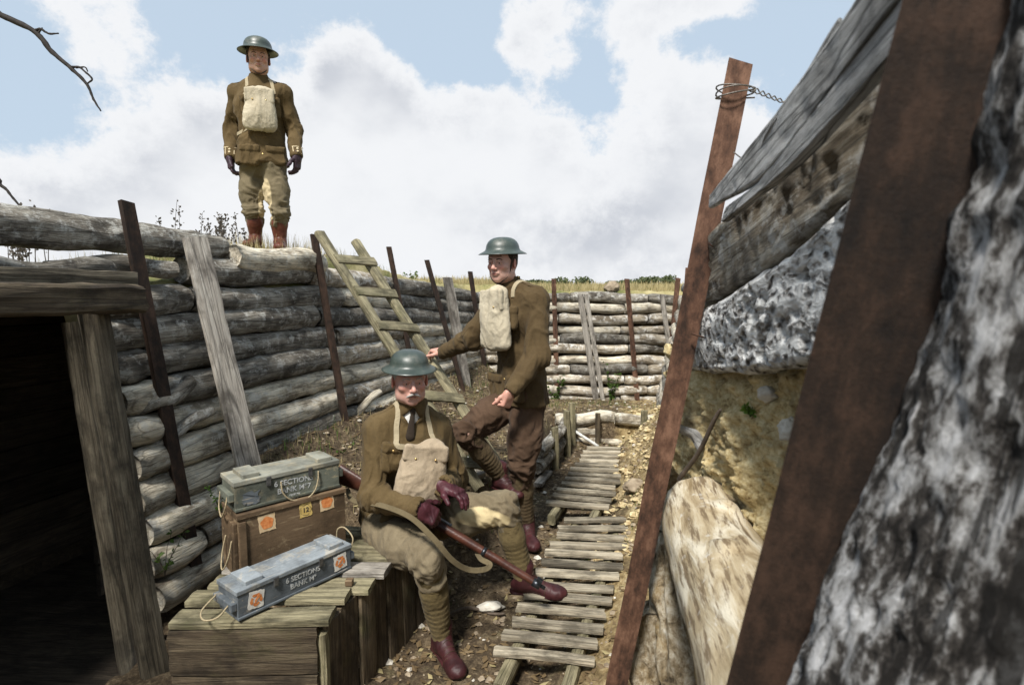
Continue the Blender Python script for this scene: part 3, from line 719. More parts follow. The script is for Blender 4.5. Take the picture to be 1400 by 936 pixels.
# ------------------------------------------------------------------ loose timber and stone on the right
o = log('bleached_log', Vector((.145+.257*1.70, 1.70, .86)), Vector((.145+.257*.78+.085, .78, .85)), .116, .132, M['bleached'], None, rough=.10, bend=.015, seg=56, step=.006, endr=2.2)
props(o, 'smooth bleached log lying in the gap of the right bank', 'log')
o = log('bark_log', W(1268, 1250, .52), W(1700, -130, .44), .15, .125, M['bark'], None, rough=.07, bend=.02, seg=140, step=.006, bark=.085, endr=.3, bf=(17, 36, 36))
props(o, 'thick dark log with coarse bark, closest to the camera at the right edge', 'log')
def rock(name, c, r, mat, label=None, cat=None, sc=(1, 1, .6), seed=0, amp=.25, n=24, fq=2.0, rot=0, parent=None, cut=1):
    th = np.linspace(0, np.pi, n); ph = np.linspace(0, 2*np.pi, 2*n, endpoint=False); T, Pp = np.meshgrid(th, ph, indexing='ij')
    u_ = np.stack([np.sin(T)*np.cos(Pp), np.sin(T)*np.sin(Pp), np.cos(T)], -1)
    d = 1+fbm(u_*fq+seed, 3)*amp*1.6+fbm(u_*fq*4+seed, 3)*amp*.4
    rg = np.random.default_rng(int(seed*13)+1)
    for _ in range(7*cut):      # a few flat broken faces
        v = rg.normal(size=3); v /= np.linalg.norm(v); h = rg.uniform(.62, .85); dd = (u_*v).sum(-1)
        d = np.where(dd > .05, np.minimum(d, h/np.maximum(dd, .05)), d)
    V = (u_*d[..., None]*r*np.array(sc)).reshape(-1, 3); F = [f for f in grid_faces(n, 2*n)]
    F = [f[::-1] for f in F]
    o = mk(name, V, F, M[mat], parent, Matrix.Translation(c) @ Matrix.Rotation(rot, 4, 'Z'))
    bmm(o)
    return props(o, label, cat) if label else o
def bmm(o):
    import bmesh
    b = bmesh.new(); b.from_mesh(o.data); bmesh.ops.remove_doubles(b, verts=b.verts, dist=1e-6); b.to_mesh(o.data); b.free()
rock('stone', RW(1052, 540, .175), .026, 'stone', 'squarish pale stone stuck in the sandy bank under the rotten log', 'stone', (1.1, .8, .8), 3)
rock('stone', RW(1082, 590, .175), .030, 'stone', 'flat-faced beige stone in the sandy bank beside the broad rusty post', 'stone', (1, .8, 1), 5)
o = log('broken_branch', RW(922, 575, .0), RW(958, 610, .08), .014, .024, M['silver'], None, rough=.35, bend=.012, step=.004, seg=20)
props(o, 'pale broken branch stub poking out beside the wired post', 'branch')
o = log('stick', RW(928, 655, -.01), RW(985, 560, .08), .008, .006, M['twig'], None, rough=.3, bend=.006, step=.004, seg=10); props(o, 'thin brown stick crossing the end of the bleached log', 'stick')
# crumbling timber and stones at the foot of the right bank
cr = thing('rotten_stump', RW(905, 900, 0), 'crumbling pale rotten timber at the foot of the right bank', 'rotten timber')
def crumble(p, q, r0, r1, mat, seed, rough=.7):
    return log('chunk', p, q, r0, r1, M[mat], cr, rough=rough, seed=seed, bend=.03, seg=50, step=.006, bark=.22)
def crm():
    m = MatB('crumbling pale wood', .95); b = m.noise(11, 9, .75, dist=1.2); f = m.noise(45, 7, .75); g = m.noise(5, 5, .6)
    c = m.ramp(m.math('ADD', m.math('MULTIPLY', b, .6), m.math('MULTIPLY', f, .4)), [(.38, (.04, .028, .018)), (.47, (.26, .2, .12)), (.56, (.5, .44, .33)), (.66, (.66, .63, .56))])
    c = m.mix(m.ramp(g, [(.5, 0), (.64, .6)]), c, (.4, .27, .1)); m.col(c); m.nor(m.bump(f, .9, .008, m.bump(b, 1, .03))); return m.m
M['crumble'] = crm()
crumble(RW(918, 725, .03), RW(960, 1000, .0), .06, .09, 'crumble', 2)
crumble(RW(880, 830, .0), RW(905, 1060, -.02), .05, .07, 'crumble', 8)
crumble(RW(935, 690, .07), RW(1010, 980, .06), .05, .07, 'crumble', 14)
crumble(RW(900, 640, .05), RW(915, 720, .04), .035, .04, 'crumble', 31)
# wire round the tall post and running back to the boards
def loops(c, ax_, rx, ry, turns, pitch, rad, name, label):
    pts = []; xd = Vector((1, 0, 0)); 
    for i in range(turns*20+1):
        a = 2*math.pi*i/20; pts.append(c+Vector((math.cos(a)*rx, math.sin(a)*ry-.0, pitch*i/20+.006*math.sin(a*1.3))))
    o = tube(name, pts, rad, M['wire'], seg=6); return props(o, label, 'wire')
pc = W(1007, 128, 1.6)
wr = loops(pc+Vector((0, .008, -.008)), None, .052, .034, 3, .009, .0022, 'wire', 'steel wire wound round the top of the tall rusty post by the boards')
for k in range(2):
    pts = [W(1024, 120+4*k, 1.59)]
    for i in range(26):
        t = i/25; a = t*24+k*math.pi; b = W(1028+60*t, 122+24*t, 1.58-.02*t); pts.append(b+Vector((0, math.sin(a)*.004, math.cos(a)*.004*(1.8-t))))
    tube('wire_strand', pts, .0018, M['wire'], wr, seg=5)
o = tube('wire', spline([W(1003, 208, 1.58), W(1012, 215, 1.575), W(1022, 220, 1.57), (W(1035, 228, 1.5))], 6), .0018, M['wire'], seg=5); props(o, 'short wire end sticking out below the wound wire on the tall post', 'wire')
o = tube('nail', [W(968, 332, 1.57), W(975, 337, 1.55), W(985, 340, 1.55)], .003, M['rust'], seg=6); props(o, 'bent rusty nail on the right edge of the tall post', 'nail')
o = tube('nail', [W(946, 456, 1.57), W(955, 459, 1.55), W(962, 461, 1.55)], .003, M['rust'], seg=6); props(o, 'short rusty nail on the tall post level with the rotten log', 'nail')

# ------------------------------------------------------------------ ammunition crates
def painted(name, a, b, wood, wear=.52):
    m = MatB(name, .7); n = m.noise(12, 8, .75); g = m.noise(40, 6, .7, (.3, 2, 2)); c = m.mix(g, a, b)
    c = m.mix(m.ramp(n, [(wear, 0), (wear+.05, .9)]), c, wood); gr = m.noise(4, 6, .7); c = m.mix(m.ramp(gr, [(.42, 0), (.62, .75)]), c, tuple(x*.35 for x in a)); sc = m.noise(60, 3, .6, (.12, 1, 1)); c = m.mix(m.ramp(sc, [(.63, 0), (.68, .8)]), c, wood); m.col(c); m.nor(m.bump(g, .4, .003, m.bump(n, .4, .003))); return m.m
M['blue'] = painted('chipped blue grey paint', (.075, .088, .10), (.15, .17, .185), (.30, .27, .22), .56)
M['blue_lt'] = painted('worn pale grey lid paint', (.19, .215, .235), (.33, .36, .375), (.38, .36, .31), .53)
M['green'] = painted('faded grey green paint', (.085, .095, .075), (.17, .18, .145), (.27, .24, .16), .54)
M['green_lt'] = painted('faded green lid', (.2, .205, .17), (.34, .33, .27), (.34, .3, .21), .52)
M['brownbox'] = painted('brown stained boards', (.085, .055, .03), (.18, .12, .07), (.25, .185, .11), .56)
M['paper_w'] = simple('off white paper label', (.5, .48, .44), (.72, .7, .64), 40)
M['paper_o'] = simple('orange print', (.48, .14, .035), (.68, .28, .1), 60)
M['paper_y'] = simple('yellow label', (.45, .3, .08), (.62, .47, .18), 40)
M['paper_p'] = simple('beige paper label', (.5, .36, .2), (.64, .5, .32), 40)
M['ink'] = simple('black ink', (.03, .025, .02), (.06, .05, .04), 60)
M['stencil'] = simple('white stencil paint', (.2, .21, .21), (.52, .53, .52), 55)
M['metal'] = simple('dull metal fittings', (.08, .08, .085), (.16, .16, .16), 60, .5, metal=.7)
def text(txt, size, Mx, mat, parent, name='stencil_text'):
    cu = bpy.data.curves.new(name, 'FONT'); cu.body = txt; cu.size = size; cu.align_x = 'CENTER'; cu.align_y = 'CENTER'; cu.extrude = .0004; cu.offset = size*.02
    to = bpy.data.objects.new(name+'_src', cu); COL.objects.link(to); bpy.context.view_layer.update()
    me = bpy.data.meshes.new_from_object(to.evaluated_get(bpy.context.evaluated_depsgraph_get())); bpy.data.objects.remove(to)
    me.materials.clear(); me.materials.append(mat); me.name = name
    o = bpy.data.objects.new(name, me); COL.objects.link(o); o.parent = parent
    pm = PW.get(parent.name) or Matrix.Translation(parent.location)
    o.matrix_parent_inverse = pm.inverted(); o.matrix_basis = Mx; PW[o.name] = Mx; return o
def bx(name, cx, sx_, mat, parent, FM, bev=.003, rough=.0015, n=10):
    """rounded, slightly uneven box in local frame FM: centre cx, full sizes sx_"""
    import bmesh
    b = bmesh.new(); bmesh.ops.create_cube(b, size=1)
    for v in b.verts: v.co = Vector((v.co.x*sx_[0], v.co.y*sx_[1], v.co.z*sx_[2]))
    bmesh.ops.bevel(b, geom=list(b.edges), offset=min(bev, min(sx_)*.3), segments=2, affect='EDGES', profile=.6)
    V = np.array([tuple(v.co) for v in b.verts])+np.array(cx); V = V+np.stack([fbm(V*9+5, 2), fbm(V*9+15, 2), fbm(V*9+25, 2)], -1)*rough
    b.verts.index_update(); F = [tuple(v.index for v in f.verts) for f in b.faces]; b.free()
    V = V-np.array(cx)
    return mk(name, V, F, M[mat], parent, FM @ Matrix.Translation(cx), smooth=False)
def crate_frame(p, q):
    """p, q: bottom front corners left/right; local X along front, Y away from the viewer, Z up, origin p"""
    x = (q-p); x.z = 0; x.normalize(); y = Vector((-x.y, x.x, 0)); FM = Matrix.Identity(4)
    for i in range(3): FM[i][0] = x[i]; FM[i][1] = y[i]; FM[i][2] = (0, 0, 1)[i]; FM[i][3] = p[i]
    return FM
def face_M(FM, x, z, y=-.0012, rot=0): return FM @ Matrix.Translation((x, y, z)) @ Matrix.Rotation(R(rot), 4, 'Y') @ Matrix.Rotation(math.pi/2, 4, 'X')
def sq(name, FM, x, z, sxy, mat, parent, y=-.001, rot=0, jag=.004, t=.0006):
    n = 7; pts = []
    hx, hy = sxy[0]/2, sxy[1]/2
    for (a, b, c, d) in ((-1, -1, 1, -1), (1, -1, 1, 1), (1, 1, -1, 1), (-1, 1, -1, -1)):
        for k in range(n):
            tt = k/n; pts.append(((a+(c-a)*tt)*hx+random.uniform(-jag, jag)*.5, (b+(d-b)*tt)*hy+random.uniform(-jag, jag)*.5))
    m_ = len(pts); V = [(p[0], p[1], 0) for p in pts]+[(p[0], p[1], t) for p in pts]
    F = [tuple(range(m_, 2*m_))]+[(i, (i+1) % m_, m_+(i+1) % m_, m_+i) for i in range(m_)]
    return mk(name, V, F, M[mat], parent, face_M(FM, x, z, y, rot), smooth=False)
def ring(name, FM, x, z, r, mat, parent, y=-.002, w=.35, t=.0005, rot=0, gap=True):
    V = []; F = []; n = 28
    for i in range(n):
        a = 2*math.pi*i/n; rr = r*(1+.08*math.sin(5*a+x*50)); V += [(rr*math.cos(a), rr*math.sin(a), 0), (rr*(1-w)*math.cos(a), rr*(1-w)*math.sin(a), 0)]
    for i in range(n):
        if gap and i % 7 == 3: continue
        j = (i+1) % n; F.append((2*i, 2*j, 2*j+1, 2*i+1))
    return mk(name, V, F, M[mat], parent, face_M(FM, x, z, y, rot), smooth=False)
def rope(name, pts, parent, r=.0032): return tube(name, spline(pts, 8), r, M['rope'], parent, seg=8, jitter=.12)
# -- blue crate, front
def ammo_box(p, q, dep, h, body, lidm, label, txt):
    FM = crate_frame(p, q); Lx = (q-p).length; d = thing('ammo_crate', p, label, 'crate'); PW.pop(d.name, None)
    bx('box', (Lx/2, dep/2, h*.42), (Lx, dep, h*.84), body, d, FM)
    bx('lid', (Lx/2, dep/2, h*.92), (Lx+.008, dep+.008, h*.155), lidm, d, FM, rough=.002)
    for x in (.075, Lx-.06): bx('lid_batten', (x, dep/2, h*1.06), (.07, dep*.78, h*.15), lidm, d, FM)
    bx('end_cleat', (-.011, dep/2, h*.48), (.022, dep*.96, h*.26), body, d, FM); bx('end_cleat', (Lx+.011, dep/2, h*.48), (.022, dep*.96, h*.26), body, d, FM)
    bx('base_batten', (Lx/2, .0, h*.06), (Lx+.002, .010, h*.10), body, d, FM)
    for x in (.3*Lx, .7*Lx): bx('hinge', (x, -.004, h*.80), (.018, .008, h*.30), 'metal', d, FM, bev=.001)
    for i, t_ in enumerate(txt):
        text(t_, h*.25, face_M(FM, Lx*(.54), h*(.60-.27*i), -.0008, 2), M['stencil'], d)
    return FM, Lx, d
def shade(p, z): return Vector((p[0], p[1], z))
p, q = WZ(326, 849, BZ+.004), WZ(480, 777, BZ+.004); random.seed(2)
FM, Lx, d1 = ammo_box(p, q, .15, .115, 'blue', 'blue_lt', 'blue-grey ammunition crate with white stencilling, lowest and nearest on the bench', ['6 SECTIONS', 'BANK M°'])
for x in (.07, Lx-.055):
    s_ = sq('paper_label', FM, x, .055, (.062, .066), 'paper_w', d1, rot=8 if x < .1 else -4); ring('printed_ring', FM, x, .055, .024, 'paper_o', s_, y=-.0026, w=.45)
    sq('printed_bar', FM, x+.004, .057, (.008, .03), 'paper_o', s_, y=-.0027, rot=40)
def LP(FM, x, y, z): return FM @ Vector((x, y, z))
rope('rope_handle', [LP(FM, -.02, .03, .06), LP(FM, -.07, .01, .045), LP(FM, -.10, .05, .035), LP(FM, -.085, .10, .045), LP(FM, -.02, .125, .07)], d1)
rope('rope_handle', [LP(FM, Lx+.02, .03, .07), LP(FM, Lx+.035, .03, .12), LP(FM, Lx+.03, .08, .155), LP(FM, Lx+.02, .12, .14), LP(FM, Lx+.02, .13, .08)], d1)
# -- brown crate behind it
p2, q2 = W(352, 800, 2.30), W(475, 752, 2.62); p2.z = q2.z = BZ+.004
p2 = Vector((-1.14, 2.28, BZ+.004)); q2 = Vector((-.79, 2.60, BZ+.004))
def px_of(v):
    v = Vector(v)-Vector((0, 0, CZ)); zz_ = v.dot(Vector((0, cp, -sp))); return (700+FPX*v.x/zz_, 468-FPX*v.dot(Vector((0, sp, cp)))/zz_)
h2 = .292
FM2 = crate_frame(p2, q2); L2 = (q2-p2).length; d2 = thing('ammo_crate', p2, 'brown wooden crate with orange and yellow paper labels, middle of the stack', 'crate')
bx('box', (L2/2, .1, h2*.46), (L2, .2, h2*.92), 'brownbox', d2, FM2); bx('lid', (L2/2, .1, h2*.955), (L2+.012, .212, .022), 'brownbox', d2, FM2)
bx('base_batten', (L2/2, -.006, .02), (L2*.97, .012, .035), 'plank_olive', d2, FM2); bx('end_cleat', (-.008, .1, h2*.45), (.016, .17, h2*.8), 'brownbox', d2, FM2)
bx('corner_batten', (.014, -.005, h2*.45), (.03, .01, h2*.86), 'brownbox', d2, FM2)
for x, w_, mt, zz2 in ((.115, .07, 'paper_p', .225), (.285, .056, 'paper_y', .235), (.385, .066, 'paper_p', .245)):
    s_ = sq('paper_label', FM2, x, zz2, (w_, .075 if mt != 'paper_y' else .062), mt, d2, rot=-3)
    if mt == 'paper_p': ring('printed_disc', FM2, x, zz2, .027, 'paper_o', s_, y=-.0026, w=.97, gap=False)
    else: text('12', .03, face_M(FM2, x, zz2, -.0022), M['ink'], s_, 'printed_number'); ring('printed_border', FM2, x, zz2, .025, 'ink', s_, y=-.0024, w=.06)
rope('rope_handle', [LP(FM2, -.018, .04, .17), LP(FM2, -.035, .04, .10), LP(FM2, -.05, .06, .05), LP(FM2, -.05, .09, .05), LP(FM2, -.035, .12, .1), LP(FM2, -.018, .12, .17)], d2)
# -- grey-green crate on top
p3, q3 = p2+Vector((-.015, .01, h2+.004)), q2+Vector((-.015, .01, h2+.004)); q3 = p3+(q3-p3).normalized()*.462
FM3, L3, d3 = ammo_box(p3, q3, .17, .13, 'green', 'green_lt', 'grey-green ammunition crate with rope loop, topmost of the stack', ['6 SECTIONS', 'BANK M°7', '· 757 ·'])
o = sq('blue_patch', FM3, .065, .05, (.06, .05), 'blue', d3, jag=.02)
rope('rope_handle', [LP(FM3, -.02, .03, .065), LP(FM3, -.03, .03, .02), LP(FM3, -.035, .07, -.03), LP(FM3, -.03, .12, .0), LP(FM3, -.02, .125, .065)], d3)
rope('rope_loop', [LP(FM3, .19, -.006, .09), LP(FM3, .195, -.012, .04), LP(FM3, .23, -.015, .0), LP(FM3, .29, -.016, -.012), LP(FM3, .335, -.012, .012), LP(FM3, .355, -.01, .06), LP(FM3, .36, -.005, .1)], d3)
o = bx('brick', tuple(W(478, 800, 2.26)-Vector((0, 0, 0))), (.03, .03, .025), 'brownbox', None, Matrix.Identity(4)); o.location.z = BZ+.015; props(o, 'small reddish wooden block on the bench plank below the blue crate', 'block')

# ------------------------------------------------------------------ small loose things on the floor
def put(px, py, z=None):
    P = WZ(px, py, 0)
    for _ in range(6): P = WZ(px, py, gz(P.x, P.y))
    return P
rock('stone', put(668, 832)+Vector((0, 0, .015)), .06, 'stone', 'flat white stone on the trench floor between the boots', 'stone', (1.2, .75, .4), 9)
rock('stone', put(716, 850)+Vector((0, 0, .01)), .03, 'stone', 'small pale stone just right of the flat white stone', 'stone', (1, .8, .6), 19)
rock('stone', put(868, 668)+Vector((0, 0, .02)), .08, 'stone_brown', 'rounded brown stone at the edge of the sandy heap by the far duckboard', 'stone', (1, 1, .7), 21)
rock('stone', put(700, 700)+Vector((0, 0, .02)), .05, 'stone', 'pale stone behind the standing man\'s planted foot', 'stone', (1, 1, .7), 23)
rock('stone', Vector((1.32, FAR+.15, 1.5)), .1, 'stone_brown', 'round brown boulder on top of the far log wall', 'boulder', (1, 1, .85), 27, cut=0)
def board_at(px, py, px2, py2, wd, label, mat='plank_olive', th=.03, dz=.02):
    a, b = put(px, py), put(px2, py2); o = plank('wood_offcut', a+Vector((0, 0, dz)), b+Vector((0, 0, dz)), wd, th, M[mat], step=.02); return props(o, label, 'wood offcut')
board_at(735, 672, 750, 652, .07, 'short square offcut leaning between standing man and far duckboard', 'plank', dz=.05)
board_at(610, 668, 655, 650, .12, 'pale broad offcut on the earth step between the two men', 'plank', dz=.03)
board_at(640, 690, 672, 672, .1, 'second pale offcut nearer the raised boot', 'plank', dz=.03)
board_at(660, 620, 700, 632, .06, 'narrow board lying on the earth step behind the raised leg')
board_at(700, 610, 722, 640, .05, 'split board behind the standing man\'s knee')
o = tube('pole', [W(733, 559, 5.62), W(775, 582, 5.45), W(818, 610, 5.2)], [.014, .015, .014], M['pole'], seg=10); props(o, 'thin white pole slanting down to the end of the far duckboard', 'pole')
o = log('stick', put(610, 846)+Vector((0, 0, .02)), put(690, 843)+Vector((0, 0, .02)), .011, .007, M['twig'], rough=.3, bend=.02, step=.01, seg=10); props(o, 'crooked stick lying beside the flat white stone', 'stick')

# ------------------------------------------------------------------ loose earth, litter and plants
def scatter(name, n, region, shape, mat, label, seed, kind='stuff', filt=None):
    """many small bits on the ground as one object; shape(rng) -> (verts, faces)"""
    rg = np.random.default_rng(seed); (x0, x1, y0, y1) = region
    X_ = rg.uniform(x0, x1, n*3); Y_ = y0+(y1-y0)*rg.random(n*3)**1.3; Zs = terrain_z(X_, Y_); V = []; F = []; c = 0
    for x, y, z in zip(X_, Y_, Zs):
        if filt and not filt(x, y, z, rg): continue
        vv, ff = shape(rg); a = rg.uniform(0, 6.28); ca, sa = math.cos(a), math.sin(a); o = len(V)
        V += [(x+v[0]*ca-v[1]*sa, y+v[0]*sa+v[1]*ca, z+v[2]) for v in vv]; F += [tuple(i+o for i in f) for f in ff]; c += 1
        if c >= n: break
    ob = mk(name, V, F, M[mat], smooth=False); return props(ob, label, None, None, kind)
def pebble(lo, hi):
    def f(rg):
        s = lo*(hi/lo)**(rg.random()**2.2); V = []
        for z, r in ((-.3, .6), (.25, 1), (.6, .55)):
            for k in range(5):
                a = k*1.257+z; V.append((math.cos(a)*r*s*rg.uniform(.7, 1.3), math.sin(a)*r*s*rg.uniform(.7, 1.1), z*s*rg.uniform(.7, 1.2)))
        F = [(4, 3, 2, 1, 0), (10, 11, 12, 13, 14)]
        for i in range(2):
            for k in range(5): F.append((i*5+k, i*5+(k+1) % 5, i*5+5+(k+1) % 5, i*5+5+k))
        return V, F
    return f
def dleaf(rg):
    s = rg.uniform(.012, .028); t = rg.uniform(-.5, .5); w_ = s*rg.uniform(.3, .6); c = rg.uniform(.1, .5)*s
    return [(-s, 0, .004+c*.3), (0, -w_, .006+t*w_), (s, 0, .004+c), (0, w_, .006-t*w_)], [(0, 1, 2, 3)]
def trench(x, y, z, rg): return z < .75 and x > xl(y)+.2 and (y > 2.7 or x > -1.35) and x < xr(y)
def right_side(x, y, z, rg): return z < .9 and x > xr(y)-.62 and y > 2.9 and x < xr(y)+.1
scatter('gravel', 3400, (-1.9, 2.2, 1.6, 7.3), pebble(.004, .022), 'stone_brown', 'loose grit and crumbs of earth on the trench floor', 1, filt=trench)
scatter('gravel', 380, (-1.5, 2.2, 1.6, 7.3), pebble(.006, .03), 'stone', 'pale stone chips scattered in the trench', 2, filt=trench)
scatter('gravel', 1100, (0.2, 2.4, 2.2, 5.6), pebble(.008, .045), 'sandlump', 'yellow clay lumps on the spoil heap right of the duckboards', 3, filt=right_side) if 'sandlump' in M else None
scatter('leaf_litter', 5200, (-1.9, 2.2, 1.6, 7.3), dleaf, 'deadleaf', 'dead brown leaves on the trench floor', 4, filt=trench)
scatter('leaf_litter', 700, (-1.6, 2.2, 1.6, 7.3), dleaf, 'straw', 'straw coloured dry leaf bits on the trench floor', 14, filt=trench)
def blade(h0, h1, wd, lean=.5, nseg=3):
    def f(rg):
        h = rg.uniform(h0, h1); l = rg.uniform(.05, lean)*h; a = rg.uniform(0, 6.28); V = []; dx, dy = math.cos(a), math.sin(a)
        for i in range(nseg+1):
            t = i/nseg; w_ = wd*(1-t*.85)*.5; b = l*t*t
            V += [(dx*b-dy*w_, dy*b+dx*w_, h*t), (dx*b+dy*w_, dy*b-dx*w_, h*t)]
        return V, [(2*i, 2*i+1, 2*i+3, 2*i+2) for i in range(nseg)]
    return f
def rim_l(x, y, z, rg): d = xl(y)-x; return .12 < d < 3 and rg.random() < math.exp(-(d-.1)*1.2) and fbm(np.array([[x*1.6, y*1.6, 0]]), 2)[0] > -.15
scatter('dry_grass', 5000, (-4.5, -.6, 2.2, 8), blade(.03, .11, .004), 'straw', 'dry grass on the parapet behind the left log wall', 5, filt=rim_l)
scatter('grass', 1300, (-4.5, -.6, 2.2, 8), blade(.03, .10, .005), 'leaf', 'green grass in the parapet behind the left log wall', 6, filt=rim_l)
def rim_f(x, y, z, rg): return z > 1.2 and y > FAR+.12
scatter('dry_grass', 9000, (-1.4, 3.4, 7.4, 9.6), blade(.03, .12, .008), 'straw', 'dry pale grass field beyond the far log wall', 7, filt=rim_f)
scatter('dry_grass', 16000, (-14, 12, 9, 30), blade(.06, .17, .02), 'straw', 'dry grass meadow stretching to the skyline', 8, filt=lambda x, y, z, rg: abs(x) < y*.8)
scatter('grass', 1500, (-6, 7, 7.6, 14), blade(.03, .12, .012), 'leaf', 'greener grass patches in the meadow', 9, filt=lambda x, y, z, rg: z > 1)
scatter('grass', 1800, (-1.9, 2.2, 2.8, 7.2), blade(.015, .06, .004), 'leaf', 'short green grass growing on the trench floor', 10, filt=lambda x, y, z, rg: trench(x, y, z, rg) and fbm(np.array([[x*2.2, y*2.2, 3]]), 2)[0] > .18)
def weed(name, base, h, n, label, mat='leaf', spread=.08, size=.02, stems=5, lean=(0, 0), seed=0, cat='plant'):
    rg = random.Random(seed); t = thing(name, base, label, cat); t.location = base; V = []; F = []; SV = []; SF = []
    for s in range(stems):
        a = rg.uniform(0, 6.28); r = spread*rg.uniform(.3, 1); hh = h*rg.uniform(.5, 1); pts = []
        for i in range(7):
            q = i/6; pts.append(Vector((math.cos(a)*r*q**1.5+lean[0]*q+rg.uniform(-.004, .004), math.sin(a)*r*q**1.5+lean[1]*q, hh*q-.01)))
        o = len(SV)
        for i, p in enumerate(pts):
            w_ = .0025*(1-i/9)
            for k in range(3): SV.append((p.x+w_*math.cos(k*2.1), p.y+w_*math.sin(k*2.1), p.z))
        for i in range(6):
            for k in range(3): SF.append((o+i*3+k, o+i*3+(k+1) % 3, o+i*3+3+(k+1) % 3, o+i*3+3+k))
        for j in range(n//stems):
            q = rg.uniform(.15, 1); i = min(int(q*6), 5); p = pts[i].lerp(pts[i+1], q*6-i); sz = size*rg.uniform(.5, 1.2)
            d = Vector((rg.uniform(-1, 1), rg.uniform(-1, 1), rg.uniform(-.3, .7))).normalized(); sd_ = d.orthogonal().normalized(); sd_.rotate(Matrix.Rotation(rg.uniform(0, 6.28), 3, d))
            o = len(V); V += [tuple(p), tuple(p+d*sz*.5+sd_*sz*.3+Vector((0, 0, sz*.08))), tuple(p+d*sz), tuple(p+d*sz*.5-sd_*sz*.3+Vector((0, 0, sz*.08)))]; F.append((o, o+1, o+2, o+3))
    B = Matrix.Translation(base)
    mk('stems', SV, SF, M['twig' if mat != 'leaf_bright' else 'leaf'], t, B); mk('leaves', V, F, M[mat], t, B, smooth=False); return t
weed('weed', put(252, 835)+Vector((-.02, -.1, .25)), .22, 50, 'small green weed at the wall foot left of the blue crate', size=.03, spread=.12, seed=1)
weed('weed', wl(2.95, .33, .05), .20, 40, 'sprig with pale flower buds at the foot of the highest iron post', size=.022, spread=.06, seed=2, mat='leaf_bright')
weed('weed', wl(4.3, .34, .10), .24, 150, 'leafy ground plant at the foot of the post left of the ladder', size=.028, spread=.2, stems=11, seed=3)
weed('weed', wl(3.85, .33, .22), .18, 110, 'leafy ground plant behind the topmost crate', size=.028, spread=.2, stems=10, seed=13)
weed('weed', put(605, 640), .20, 90, 'green plant growing under the ladder beside the seated man', size=.03, spread=.12, stems=9, seed=4)
weed('creeper', Vector((.55, FAR-.2, .02)), .42, 220, 'dark green creeper climbing the far wall left of the crossed planks', size=.045, spread=.26, stems=12, seed=5)
weed('creeper', Vector((1.28, FAR-.2, .02)), .62, 240, 'tall green creeper on the far wall right of the crossed planks', size=.045, spread=.16, stems=12, seed=6)
weed('weed', RW(1026, 566, .17), .045, 40, 'bright green sprout in the sandy bank under the rotten log', 'leaf_bright', spread=.02, size=.018, stems=6, seed=7)
weed('weed', RW(985, 578, .17), .03, 24, 'smaller bright green sprout left of the squarish stone in the bank', 'leaf_bright', spread=.02, size=.016, stems=4, seed=8)
def seedhead(base, h, label, seed, n=9):
    rg = random.Random(seed); t = thing('seed_stalks', base, label, 'dry weed', 'dry seed stalks standing on the parapet'); B = Matrix.Translation(base); V = []; F = []; SV = []; SF = []
    for s in range(n):
        bx_, by_ = rg.uniform(-.10, .10), rg.uniform(-.06, .06); hh = h*rg.uniform(.45, 1); ln = rg.uniform(-.05, .05); o = len(SV)
        for i in range(6):
            q = i/5; w_ = .003*(1-q*.6); x = bx_+ln*q*q; 
            for k in range(3): SV.append((x+w_*math.cos(k*2.1), by_+w_*math.sin(k*2.1), hh*q))
        for i in range(5):
            for k in range(3): SF.append((o+i*3+k, o+i*3+(k+1) % 3, o+i*3+3+(k+1) % 3, o+i*3+3+k))
        for j in range(rg.randint(16, 30)):
            q = rg.uniform(.4, 1.02); p = Vector((bx_+ln*q*q, by_, hh*q)); d = Vector((rg.uniform(-1, 1), rg.uniform(-1, 1), rg.uniform(.2, 1.6))).normalized(); sz = rg.uniform(.012, .026); p += d*rg.uniform(0, .02)
            s2 = d.orthogonal().normalized()*sz*.3; o = len(V); V += [tuple(p), tuple(p+d*sz*.5+s2), tuple(p+d*sz), tuple(p+d*sz*.5-s2)]; F.append((o, o+1, o+2, o+3))
    mk('stems', SV, SF, M['stalk'], t, B); mk('seed_heads', V, F, M['stalk'], t, B, smooth=False)
for (px, py, Yd, h, lb, n) in [(247, 338, 3.9, .38, 'tall dark seed stalks left of the man on the parapet, above the grey plank', 4), (292, 342, 4.0, .28, 'bushy seed stalks just left of the standing man\'s boots', 9), (318, 342, 4.1, .30, 'seed stalks nearest the standing man\'s left-hand boot', 8),
                               (263, 342, 3.9, .18, 'short seed stalks between the two taller tufts', 5), (45, 296, 3.0, .16, 'thin grasses above the thick top log at the far left', 10), (12, 292, 3.0, .13, 'thin grasses at the left edge below the twig', 5)]:
    p = W(px, py, Yd); p.z = gz(p.x, p.y); seedhead(p, max(h, 0)+max(0, W(px, py, Yd).z-p.z)*.7, lb, px, n)
weed('shrub', W(560, 388, 6.9)+Vector((0, 0, -.08)), .26, 120, 'small green shrub rising behind the wall right of the ladder top', 'leaf', spread=.12, size=.05, stems=8, seed=9, cat='shrub')
# barbed wire and dead grass by the ladder head
pts = [];
for i in range(30):
    t = i/29; p = W(396, 345, 4.35).lerp(W(455, 352, 4.2), t); pts.append(p+Vector((0, math.sin(t*18)*.03, math.cos(t*23)*.03)))
o = tube('wire', pts, .0016, M['wire'], seg=5); props(o, 'tangle of thin wire between the standing man\'s boots and the ladder top', 'wire')

